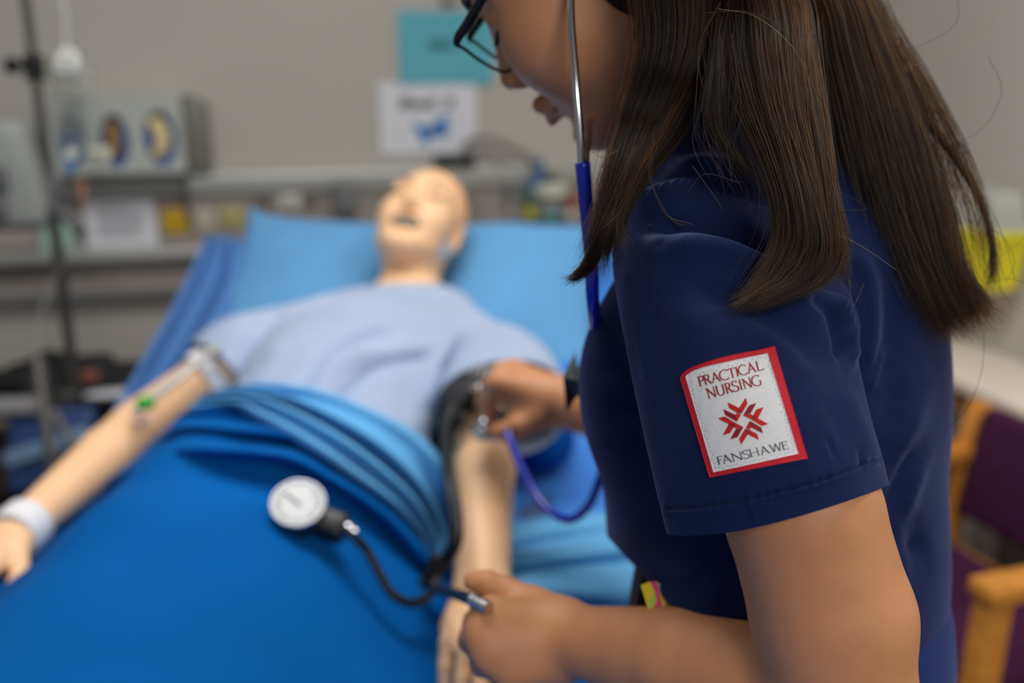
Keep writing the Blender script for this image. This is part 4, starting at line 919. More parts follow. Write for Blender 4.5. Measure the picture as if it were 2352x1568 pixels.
mm.build('dial_mark', mat('dial_ink', (70, 72, 76), .6, var=0), gb)
dv = gx * math.cos(2.4) + gy * math.sin(2.4); obj('needle', *bar(gc + gn * .003 - dv * gr * .12, gc + gn * .003 + dv * gr * .62, .0014, .0006, 0, up=gn), mbk, gb)
sd_ = nrm((P(790, 1208, gd_) - gc) - gn * ((P(790, 1208, gd_) - gc) @ gn)); s0_ = gc - gn * .017
obj('stem', *box(s0_ + sd_ * (gr + .010), (.030, .034, .026), np.stack([np.cross(sd_, gn), sd_, gn], 1), .007, 3), mbk, gb)
obj('nozzle', *lathe([(.010, 0), (.010, .004), (.006, .006), (.006, .012), (.001, .013)], s0_ + sd_ * (gr + .026), sd_, 16), mchr, gb)
# ------------------------------------------------------------------ the nurse
mskn = mat('nurse_skin', (199, 137, 95), 0.5, var=0.05, scale=30, bump=0.25, bscale=900, sss=0.10)
mnavy = None
def fabric(name, rgb, dark=0.55):
    """brushed cotton twill: speckled navy with a fine diagonal weave in relief"""
    m = mat(name, rgb, 0.85, var=0.10, scale=900, bump=0.5, bscale=1500, sheen=0.4); nt = m.node_tree; b = nt.nodes['Principled BSDF']
    b.inputs['Sheen Tint'].default_value = (.42, .52, 1, 1); b.inputs['Sheen Roughness'].default_value = .3; b.inputs['Specular IOR Level'].default_value = .2
    return m
mnavy = fabric('scrub_navy', (17, 30, 72)); mpant = fabric('pants_navy', (24, 44, 100))
Ft = np.array([-.975, .222, 0.0]); Lt = np.array([-.222, -.975, 0.0]); RTt = np.stack([Ft, Lt, wz], 1)
feet = P(1840, 1560, .82) * [1, 1, 0]
nu = thing('person', 'long haired woman in navy scrubs and glasses leaning over the bed with a stethoscope', 'person', feet)
Fh = np.array([-0.778, -0.565, 0.275]); Uh = np.array([-0.622, 0.754, -0.212])
cw = lambda v: v[0] * RT + v[1] * UP + v[2] * FW
Fh = nrm(cw(Fh)); Uh = cw(Uh); Uh = nrm(Uh - Fh * (Uh @ Fh)); Rh = np.stack([np.cross(Fh, Uh), Fh, Uh], 1)
hcN = P(1369, -101, 0.735)
hoN, hpN = head_ops(hcN, Rh, 1.06, slim=.8)
LSHn = P(1665, 540, .665); HEMc = P(1843, 1175, .592); ARM2 = P(1912, 1420, .596); ELn = P(1935, 1640, .602)
WRn = P(1282, 1462, .765); FM = P(1570, 1518, .690)
ops = hoN + [C(hpN(0, -.025, -.05), P(1640, 270, .80), .050, .056, .03), C(P(1640, 270, .80), P(1700, 420, .80), .06, .09, .04), E(P(1745, 800, .79), [.085, .11, .17], RTt, .05), E(P(1800, 1280, .80), [.07, .09, .2], RTt, .05)]
ops += [C(P(1650, 380, .80), LSHn + (P(1700, 700, .66) - LSHn) * .5, .03, .036, .03), C(LSHn + (HEMc - LSHn) * .2, HEMc, .036, .0455, .02), C(HEMc, ARM2, .0455, .0475, .006), C(ARM2, ELn, .0475, .043, .006), C(ELn, FM, .043, .037, .012), C(FM, WRn + (FM - WRn) * .15, .037, .0255, .006), C(WRn + (FM - WRn) * .15, WRn, .0255, .0245, .006)]
# left hand round the bulb
k1, k2, k3, k4 = P(1132, 1412, .758), P(1112, 1452, .748), P(1128, 1500, .744), P(1172, 1538, .748)
ops += [C(WRn, k1, .021, .0155, .014), C(WRn + [0, 0, -.004], k2, .0215, .015, .014), C(WRn + [0, 0, -.010], k3, .021, .0145, .014), C(WRn + [0, 0, -.016], k4, .0185, .0135, .014)]
for kk, q1, q2, q3 in ((k1, (1092, 1428, .782), (1100, 1440, .806), (1130, 1446, .810)), (k2, (1080, 1470, .774), (1095, 1482, .802), (1132, 1484, .806)),
                       (k3, (1108, 1525, .772), (1125, 1532, .798), (1160, 1526, .802)), (k4, (1160, 1560, .774), (1178, 1562, .796), (1205, 1552, .800))):
    ops += finger([kk, P(*q1), P(*q2), P(*q3)], .0105, .0085, .008)
ops += [C(WRn + [0, 0.006, .006], P(1228, 1398, .785), .021, .0165, .014)] + finger([P(1222, 1398, .785), P(1166, 1362, .792), P(1118, 1340, .794), P(1088, 1334, .796)], .0145, .0085, .01)
# right forearm and hand on the mannequin's inner elbow
RSHn = LSHn - Lt * .30 + Ft * .03; RELn = P(1700, 1040, 1.0); RWRn = P(1292, 925, 1.165)
ops += [C(RSHn, RELn, .046, .040, .03), C(RELn, RELn + (RWRn - RELn) * .35, .041, .038, .02), C(RELn + (RWRn - RELn) * .35, RWRn, .038, .0265, .02)]
j1, j2, j3, j4 = P(1146, 882, 1.160), P(1158, 858, 1.185), P(1180, 852, 1.210), P(1205, 862, 1.230)
for j, r_ in ((j1, .0165), (j2, .0165), (j3, .0155), (j4, .0145)): ops.append(C(RWRn + (j - RWRn) * .05, j, .0215, r_, .014))
ops += [C(RWRn, P(1190, 940, 1.165), .024, .018, .014)]
for kk, q1, q2, q3 in ((j1, (1128, 916, 1.170), (1122, 950, 1.178), (1126, 978, 1.188)), (j2, (1126, 884, 1.200), (1110, 925, 1.215), (1112, 955, 1.222)), (j3, (1140, 872, 1.235), (1115, 905, 1.250), (1110, 935, 1.258)), (j4, (1168, 870, 1.26), (1140, 895, 1.272), (1130, 925, 1.28))):
    ops += finger([kk, P(*q1), P(*q2), P(*q3)], .0112, .0085, .006)
ops += finger([P(1232, 958, 1.155), P(1192, 978, 1.150), P(1160, 990, 1.155), P(1138, 990, 1.165)], .0155, .010, .010)
V, Fc = body(ops, .0030); V = relax(V, Fc, 1, .4)
obj('body', V, Fc, mskn, nu)
mlash = mat('lash_black', (20, 16, 16), .6, var=0)
for x in (-1, 1):
    obj('eyelash', *tube(catmull([hpN(x * .016, .083, .002), hpN(x * .026, .0885, -.003), hpN(x * .037, .087, -.003), hpN(x * .046, .079, .003)], 12), [.0008] + [.0018] * 10 + [.0008], 6), mlash, nu)
    obj('eyebrow', *tube(catmull([hpN(x * .012, .0895, .026), hpN(x * .028, .087, .034), hpN(x * .048, .074, .032)], 12), [.001] + [.003] * 10 + [.001], 6), mlash, nu)
mlip = mat('lip_pink', (150, 92, 88), .4, var=.04)
# nail plates
mnail = mat('nail', (206, 150, 128), .3, var=0)

# scrub top: torso panel
T = [E(P(1770, 790, .79), [.124, .150, .19], RTt, .05), E(P(1490, 880, .735), [.048, .05, .065], RTt, .06), E(P(1494, 880, .86), [.048, .05, .065], RTt, .06),
     E(P(1768, 1150, .80), [.122, .148, .20], RTt, .06), E(P(1787, 1340, .80), [.119, .150, .12], RTt, .05),
     C(P(1655, 300, .80), P(1650, 520, .675), .048, .052, .04), C(P(1655, 300, .80), RSHn, .05, .05, .04), E(P(1690, 400, .80), [.09, .11, .07], RTt, .05),
     C(RSHn, RSHn + (RELn - RSHn) * .55, .06, .066, .03)]
pcut = P(2122, 1292, .80); ncut_ = nrm(np.array([.45, 0.05, -1.0]))
sA = P(1446, 1288, .80); nsl = nrm(np.cross(P(1566, 1420, .80) - sA, sA - CAM)); nsl = nsl if (P(1440, 1400, .80) - sA) @ nsl > 0 else -nsl
V, Fc = body(T, .0032, cut=lambda Q: np.maximum((Q - pcut) @ ncut_, (Q - sA) @ nsl))
V = creases(V, Fc, [([(1960, 560), (1998, 650), (2004, 760), (1985, 860)], 0.0045, 21), ([(2050, 640), (2050, 760), (2020, 900)], -0.0045, 29), ([(2040, 800), (2020, 850), (1990, 905)], 0.0030, 9),
                    ([(2110, 880), (2080, 980), (2040, 1080)], 0.0060, 35), ([(2085, 860), (2050, 950), (2020, 1010)], -0.0045, 27), ([(2120, 1040), (2085, 1130), (2068, 1200)], 0.0053, 24), ([(2100, 1020), (2065, 1100), (2045, 1160)], -0.0045, 18),
                    ([(2098, 1210), (2112, 1270), (2118, 1300)], -0.0075, 21), ([(1420, 935), (1500, 940)], -0.0060, 18), ([(1360, 850), (1420, 845), (1500, 860)], -0.0037, 21), ([(1400, 1010), (1470, 1040)], 0.0037, 32),
                    ([(1480, 300), (1600, 330), (1720, 345)], 0.0030, 29), ([(1545, 385), (1650, 380), (1760, 420)], 0.0060, 24), ([(1540, 352), (1650, 350), (1750, 380)], -0.0037, 18),
                    ([(1640, 1320), (1560, 1345), (1480, 1300)], -0.0045, 27), ([(1700, 1370), (1600, 1330)], 0.0045, 27)])
top = obj('scrub_top', V, Fc, mnavy, nu); top['label'] = 'navy scrub top with short sleeves'
# scrub top: left sleeve, a bent tube from the armhole to the hem
SLV = [[(1590, 462, .690), (1780, 552, .694), (1920, 735, .685), (1870, 850, .70), (1700, 880, .71), (1520, 790, .70), (1440, 620, .675), (1492, 495, .675)],
       [(1580, 420, .652), (1792, 497, .650), (1960, 715, .655), (1885, 880, .69), (1700, 910, .70), (1500, 810, .69), (1410, 600, .66), (1462, 460, .652)],
       [(1592, 436, .628), (1806, 520, .626), (1966, 740, .648), (1888, 888, .685), (1705, 918, .695), (1502, 822, .682), (1408, 622, .652), (1468, 486, .632)],
       [(1604, 490, .606), (1820, 580, .606), (1967, 770, .636), (1890, 898, .68), (1710, 928, .69), (1505, 835, .675), (1412, 650, .644), (1482, 540, .614)],
       [(1622, 600, .580), (1845, 680, .582), (1970, 820, .622), (1897, 925, .665), (1720, 960, .675), (1515, 870, .66), (1424, 722, .628), (1504, 645, .592)],
       [(1690, 850, .549), (1888, 880, .557), (2000, 955, .602), (1915, 1010, .643), (1745, 1050, .655), (1560, 1010, .64), (1466, 940, .605), (1556, 890, .567)],
       [(1750, 1070, .537), (1942, 1050, .5445), (2030, 1062, .592), (1925, 1090, .632), (1765, 1120, .642), (1610, 1140, .63), (1508, 1130, .593), (1610, 1108, .554)],
       [(1785, 1199, .534), (1948, 1150, .5405), (2042, 1110, .589), (1925, 1120, .628), (1775, 1150, .638), (1640, 1185, .626), (1531, 1225, .589), (1645, 1226, .551)]]
nS, nT = 230, 440
R_ = np.stack([catmull_closed(np.array(r, float), nT) for r in SLV]); G = np.stack([catmull(R_[:, j], nS) for j in range(nT)], 1)
d_ = G[..., 2]; V = CAM + d_[..., None] * (FW + ((G[..., 0] - 1176) / F)[..., None] * RT - ((G[..., 1] - 784) / F)[..., None] * UP); V = V.reshape(-1, 3)
Fc = grid_faces(nS, nT, True)[:, ::-1]
SF = [([(1524, 1168), (1600, 1164), (1700, 1149), (1800, 1126), (1900, 1098), (2024, 1050)], -.0011, 4), ([(1524, 1177), (1600, 1173), (1700, 1158), (1800, 1135), (1900, 1107), (2024, 1059)], .0006, 5),
      ([(1480, 510), (1600, 494), (1700, 532), (1800, 592), (1885, 662)], -.020, 24), ([(1520, 570), (1650, 576), (1760, 619), (1850, 672), (1935, 757)], .009, 26), ([(1450, 462), (1580, 424), (1700, 450), (1792, 499), (1900, 600)], .004, 14),
      ([(1890, 590), (1935, 680), (1962, 770)], .005, 9), ([(1862, 655), (1920, 722), (1955, 800), (1955, 840)], .006, 11), ([(1880, 640), (1932, 712), (1964, 790)], -.006, 7), ([(1850, 680), (1910, 750), (1945, 830)], -.006, 10),
      ([(1560, 660), (1700, 690), (1830, 765), (1925, 860)], -.006, 34), ([(1450, 640), (1470, 760), (1500, 900)], .002, 18), ([(1500, 700), (1520, 850), (1550, 960)], -.0015, 26),
      ([(1880, 880), (1930, 980), (1960, 1060)], -.002, 24), ([(1940, 880), (1985, 990), (2010, 1050)], .002, 16), ([(1900, 1000), (1925, 1060)], -.0015, 8), ([(1975, 1030), (1985, 1075)], -.0015, 6), ([(1720, 1140), (1735, 1200)], .0008, 6)]
V = creases(V, Fc, SF)
px, py, dd = project(V); N_ = vnormals(V, Fc)
pk = np.exp(-((segdist(np.stack([px, py], 1), catmull(np.array([(1410, 600), (1462, 460), (1580, 420), (1792, 497), (1960, 715)], float), 60))) / 7) ** 2)
V = V + N_ * (pk * .0007 * np.sin(px * .33 + py * .21))[:, None]                      # small puckers along the armhole seam
px2 = np.exp(-(segdist(np.stack([px, py], 1), catmull(np.array(SF[0][0], float), 60)) / 12) ** 2)
V = V + N_ * (px2 * .0004 * np.sin(px * .21 + 2 * np.sin(px * .05)))[:, None]         # and along the hem stitching
slv = obj('sleeve', V, Fc, mnavy, top)
SB = BVHTree.FromPolygons([Vector(v) for v in V.tolist()], Fc.tolist())
out_ = float((vnormals(V, Fc)[100 * nT] @ (CAM - V[100 * nT]))); mo_ = slv.modifiers.new('thick', 'SOLIDIFY'); mo_.thickness = .0016; mo_.offset = -1 if out_ > 0 else 1
def on_sleeve(x, y, off):
    r = P(x, y, 1.0) - CAM; h = SB.ray_cast(Vector(CAM), Vector(nrm(r)))
    if h[0] is None: return P(x, y, .54 - off)
    n = np.array(h[1]); n = n if n @ r < 0 else -n
    return np.array(h[0]) + n * off
mthr = mat('thread_navy', (14, 24, 60), .8, var=0)
mm = MB(); hl = catmull(np.array(SF[0][0], float), 90)
for i in range(0, 88): 
    a, b = on_sleeve(*hl[i], .0003), on_sleeve(*(hl[i] * .35 + hl[i + 1] * .65), .0003); mm.add(*tube([a, (a + b) / 2 + nrm(CAM - a) * .0003, b], .00028, 5))
o = mm.build('hem_stitching', mthr, slv); o['kind'] = 'stuff'

# ------------------------------------------------------------------ sleeve patch
def cz_(x, y): return 1520 + x / 4.355, 770 + y / 4.355
def c1_(x, y): return 1600 + x / 14.7, 820 + y / 14.7
def c2_(x, y): return 1640 + x / 13.067, 1000 + y / 13.067
def ce_(x, y): return 1640 + x / 12.06, 900 + y / 12.06
mred = mat('patch_red', (196, 16, 38), .7, var=.08, scale=700, bump=.4, bscale=1600); mwhp = mat('patch_white', (226, 226, 226), .7, var=.02, scale=400, bump=.35, bscale=1800)
mcrim = mat('patch_crimson', (150, 8, 26), .7, var=.05, scale=700); mdred = mat('emblem_dark_red', (140, 2, 20), .7, var=.05, scale=700); mbred = mat('emblem_red', (196, 8, 18), .7, var=.05, scale=700); mgry = mat('patch_charcoal', (58, 62, 76), .7, var=.04, scale=700)
def patch_layer(name, top_, bot, off, m, parent, thick, nx=46, ny=56, wob=0.0):
    Tp = catmull(np.array([cz_(*p) for p in top_], float), nx); Bt = catmull(np.array([cz_(*p) for p in bot], float), nx); V = []
    for j in range(ny):
        for i in range(nx):
            t = j / (ny - 1); q = Tp[i] * (1 - t) + Bt[i] * t
            w = wob * math.sin(i * .55 + j * .9) * math.sin(j * .41 + 1)
            V.append(on_sleeve(q[0], q[1], off + thick + w))
    V = np.array(V); Fc = grid_faces(ny, nx)
    ring = list(range(nx)) + [j * nx + nx - 1 for j in range(1, ny)] + [(ny - 1) * nx + i for i in range(nx - 2, -1, -1)] + [j * nx for j in range(ny - 2, 0, -1)]
    Nn = vnormals(V, Fc); s_ = np.sign((Nn * (CAM - V)).sum(1).mean()); dn = V[ring] - (Nn * s_)[ring] * thick; n0 = len(V)
    V = np.concatenate([V, dn]); R2 = [[ring[i], ring[(i + 1) % len(ring)], n0 + (i + 1) % len(ring), n0 + i] for i in range(len(ring))]
    return obj(name, V, Fc.tolist() + R2, m, parent)
pt = patch_layer('sleeve_patch', [(198, 432), (226, 382), (310, 322), (600, 226), (980, 150), (1120, 118)], [(490, 1420), (820, 1354), (1150, 1290), (1455, 1232)], .0006, mred, slv, .0008)
pt['label'] = 'white and red woven sleeve patch'
def strip(pts, w, off=.0021):
    """flat stroke of lettering lying on the patch; w one width or one per point, in photograph pixels"""
    p = np.asarray(pts, float); T_ = np.gradient(p, axis=0); T_ /= np.linalg.norm(T_, axis=1)[:, None] + 1e-9; n_ = np.stack([-T_[:, 1], T_[:, 0]], 1)
    w = np.broadcast_to(np.asarray(w, float), (len(p),))[:, None]; a, b = p + n_ * w / 2, p - n_ * w / 2
    V = [on_sleeve(*q, off) for q in a] + [on_sleeve(*q, off) for q in b]; n = len(p)
    return V, [[i, i + 1, n + i + 1, n + i] for i in range(n - 1)]
pw = patch_layer('patch_field', [(255, 412), (300, 376), (420, 325), (700, 262), (1048, 190)], [(532, 1366), (820, 1304), (1090, 1244), (1358, 1185)], .0013, mwhp, slv, .0004, wob=.00012)
# glyphs: strokes on a unit cap height; (points, width) with t = thick, n = thin, curves marked 'c'
t_, n_ = .135, .075; SW = .20
def sf(x, y): return ([(x - SW / 2, y), (x + SW / 2, y)], .05, '')
GL = {'P': (.58, [([(.08, 0), (.08, 1)], t_, ''), sf(.08, .02), sf(.04, .98), ([(.08, .97), (.34, .98), (.5, .86), (.5, .64), (.34, .5), (.2, .52)], .1, 'c')]),
      'R': (.7, [([(.08, 0), (.08, 1)], t_, ''), sf(.08, .02), sf(.04, .98), ([(.08, .97), (.34, .98), (.5, .87), (.48, .66), (.32, .52), (.14, .5)], .1, 'c'), ([(.28, .52), (.66, .0)], t_, '')]),
      'A': (.86, [([(.10, 0), (.40, 1.0)], n_ + .02, ''), ([(.36, 1.02), (.76, 0)], t_, ''), ([(.22, .36), (.60, .36)], n_, ''), sf(.12, .02), sf(.76, .02)]),
      'C': (.8, [([(.74, .82), (.70, .93), (.48, 1.0), (.22, .9), (.07, .6), (.12, .26), (.36, .02), (.58, .0), (.80, .12)], .1, 'c')]),
      'T': (.74, [([(.37, 0), (.37, .97)], t_, ''), ([(.04, .96), (.70, .96)], .08, ''), ([(.05, .98), (.06, .82)], .06, ''), ([(.69, .98), (.70, .82)], .06, ''), sf(.37, .02)]),
      'I': (.2, [([(.1, 0), (.1, 1)], t_, ''), sf(.1, .02), sf(.1, .98)]),
      'L': (.6, [([(.08, 0), (.08, 1)], t_, ''), sf(.06, .98), ([(.04, .03), (.56, .03)], .08, ''), ([(.56, 0), (.60, .18)], .07, '')]),
      'N': (.86, [([(.10, 0), (.10, .98)], n_ + .02, ''), ([(.06, 1.0), (.72, .02)], t_, ''), ([(.74, 0), (.74, 1)], n_ + .02, ''), sf(.10, .02), sf(.74, .98), sf(.04, .98)]),
      'U': (.82, [([(.10, 1), (.10, .32), (.18, .1), (.40, .0), (.62, .1), (.70, .32), (.70, 1)], .105, 'c'), sf(.10, .98), sf(.70, .98)]),
      'S': (.58, [([(.48, .82), (.44, .95), (.28, 1.0), (.10, .9), (.08, .7), (.28, .53), (.48, .40), (.52, .2), (.38, .03), (.2, .0), (.06, .1), (.05, .2)], .1, 'c')]),
      'G': (.88, [([(.72, .82), (.66, .94), (.46, 1.0), (.2, .88), (.07, .58), (.12, .24), (.34, .02), (.56, .0), (.74, .08)], .1, 'c'), ([(.74, .06), (.74, .42)], t_ - .02, ''), sf(.72, .42)]),
      'F': (.56, [([(.08, 0), (.08, 1)], t_, ''), sf(.08, .02), sf(.04, .98), ([(.06, .96), (.52, .96)], .07, ''), ([(.52, .98), (.53, .82)], .06, ''), ([(.1, .53), (.42, .53)], .07, ''), ([(.42, .62), (.42, .44)], .05, '')]),
      'H': (.84, [([(.10, 0), (.10, 1)], t_ - .02, ''), ([(.74, 0), (.74, 1)], t_ - .02, ''), ([(.1, .52), (.74, .52)], .07, ''), sf(.1, .02), sf(.1, .98), sf(.74, .02), sf(.74, .98)]),
      'W': (1.2, [([(.06, 1), (.36, 0)], t_, ''), ([(.36, 0), (.62, .98)], n_ + .02, ''), ([(.62, .98), (.92, 0)], t_, ''), ([(.92, 0), (1.14, 1)], n_ + .02, ''), sf(.06, .98), sf(1.14, .98)]),
      'E': (.6, [([(.08, 0), (.08, 1)], t_, ''), ([(.04, .96), (.54, .96)], .07, ''), ([(.1, .53), (.44, .53)], .07, ''), ([(.04, .03), (.56, .03)], .075, ''), ([(.54, .98), (.55, .82)], .06, ''), ([(.44, .62), (.44, .44)], .05, ''), ([(.56, 0), (.6, .18)], .06, ''), sf(.04, .98)])}
def word(letters, O, e1, e2, cf, m):
    """letters: (glyph, left offset, horizontal scale)"""
    e1 = np.array(e1, float); e2 = np.array(e2, float); O = np.array(O, float); hpx = np.linalg.norm(np.array(cf(*(O + e2))) - np.array(cf(*O)))
    for g_, x0, sx in letters:
        mm = MB()
        for pts, w, cv in GL[g_][1]:
            q = catmull(pts, len(pts) * 4) if cv else catmull(pts, 5)
            q = np.array([cf(*(O + e1 * (x0 + a * sx) + e2 * b)) for a, b in q])
            ww = w * hpx
            if cv:                        # curved strokes swell on the uprights
                d = np.gradient(q, axis=0); ang = np.abs(d[:, 1]) / (np.linalg.norm(d, axis=1) + 1e-9); ww = hpx * (.075 + .065 * ang)
            mm.add(*strip(q, ww))
        o = mm.build('letter', m, slv, False)
word([('P', -.03, 1.05), ('R', .55, 1), ('A', 1.23, 1.13), ('C', 2.06, 1.22), ('T', 3.03, 1), ('I', 3.82, 1), ('C', 4.0, 1.2), ('A', 4.95, 1.09), ('L', 5.99, 1.1)], (185, 998), (309, -81), (-80, -318), c1_, mcrim)
word([('N', -.05, 1.06), ('U', .91, 1.06), ('R', 1.89, .88), ('S', 2.53, 1.16), ('I', 3.31, 1), ('N', 3.66, 1.06), ('G', 4.53, 1.25)], (470, 1405), (309, -81), (-95, -335), c1_, mcrim)
word([('F', 0, 1.2), ('A', .53, 1.32), ('N', 1.67, 1.5), ('S', 2.95, 1.5), ('H', 3.81, 1.3), ('A', 5.0, 1.385), ('W', 6.26, 1.15), ('E', 7.72, 1.2)], (190, 868), (241, -55), (-70, -238), c2_, mgry)
EM = [('b', [(395, 295), (690, 450), (715, 500), (640, 575), (445, 460)]), ('b', [(870, 170), (920, 335), (765, 610), (705, 440)]), ('d', [(700, 450), (765, 610), (640, 578)]),
      ('d', [(290, 480), (600, 640), (640, 820), (340, 640)]), ('b', [(640, 590), (752, 628), (650, 825), (600, 645)]),
      ('d', [(1155, 320), (1000, 612), (810, 655), (965, 380)]), ('b', [(810, 655), (1000, 620), (1062, 655), (1025, 772)]), ('b', [(1355, 435), (1200, 740), (1070, 660), (1160, 495)]),
      ('d', [(1070, 650), (1200, 740), (1030, 775)]), ('b', [(1200, 740), (1490, 900), (1310, 950), (1030, 775)])]
for k_, poly in EM:
    for mir in (0, 1):
        p = np.array(poly, float); p = 1630 - p if mir else p; c = p.mean(0); V = [on_sleeve(*ce_(*c), .0021 + (.00006 if k_ == 'd' else 0))]; n = len(p); ed = []
        for i in range(n):
            for s_ in np.linspace(0, 1, 5)[:-1]: ed.append(p[i] * (1 - s_) + p[(i + 1) % n] * s_)
        V += [on_sleeve(*ce_(*q), .0021 + (.00006 if k_ == 'd' else 0)) for q in ed]; n = len(ed)
        obj('emblem_bar', V, [[0, 1 + i, 1 + (i + 1) % n] for i in range(n)], mdred if k_ == 'd' else mbred, slv, False)
mst = mat('stitch_grey', (128, 132, 142), .8, var=0); mm = MB()
for a, b, n in (((300, 440), (560, 1330), 22), ((1050, 250), (1320, 1160), 24), ((330, 400), (1030, 225), 18), ((560, 1330), (1320, 1165), 18)):
    for i in range(n):
        t = (i + .5) / n; q = np.array(a, float) * (1 - t) + np.array(b, float) * t; dv = nrm([b[0] - a[0], b[1] - a[1]]); q = q + np.array([-dv[1], dv[0]]) * (10 if i % 2 else -6)
        p0 = np.array(cz_(*q)); p1 = np.array(cz_(*(q + dv * 15 + np.array([-dv[1], dv[0]]) * (7 if i % 3 else -9)))); mm.add(*strip(catmull([p0, p1], 3), .9))
o = mm.build('patch_stitching', mst, slv, False); o['kind'] = 'stuff'

# ------------------------------------------------------------------ trousers and shoes
hipc = P(1815, 1480, .81); q = []
V, Fc = body([E(hipc, [.122, .16, .16], RTt, .05)] + sum([[C(hipc + Lt * s_ * .085 + wz * -.08, np.array([*(hipc + Lt * s_ * .09)[:2], .50]), .088, .068, .04), C(np.array([*(hipc + Lt * s_ * .09)[:2], .50]), np.array([*(hipc + Lt * s_ * .095)[:2], .11]), .068, .06, .03)] for s_ in (-1, 1)], []), .006,
             cut=lambda Q: np.maximum(.09 - Q[:, 2], Q[:, 2] - (hipc[2] + .10)))
obj('trousers', V, Fc, mpant, nu)
mshoe = mat('shoe_dark', (40, 40, 46), .5)
for s_ in (-1, 1):
    a = hipc + Lt * s_ * .095; a = np.array([a[0], a[1], .05]); V, Fc = body([E(a + [0, 0, .0], [.05, .045, .05], RTt, .02), E(a + Ft * .10 + wz * -.012, [.11, .045, .04], RTt, .03), C(a, a + wz * .06, .042, .042, .02)], .006, cut=lambda Q: .002 - Q[:, 2]); obj('shoe', V, Fc, mshoe, nu)

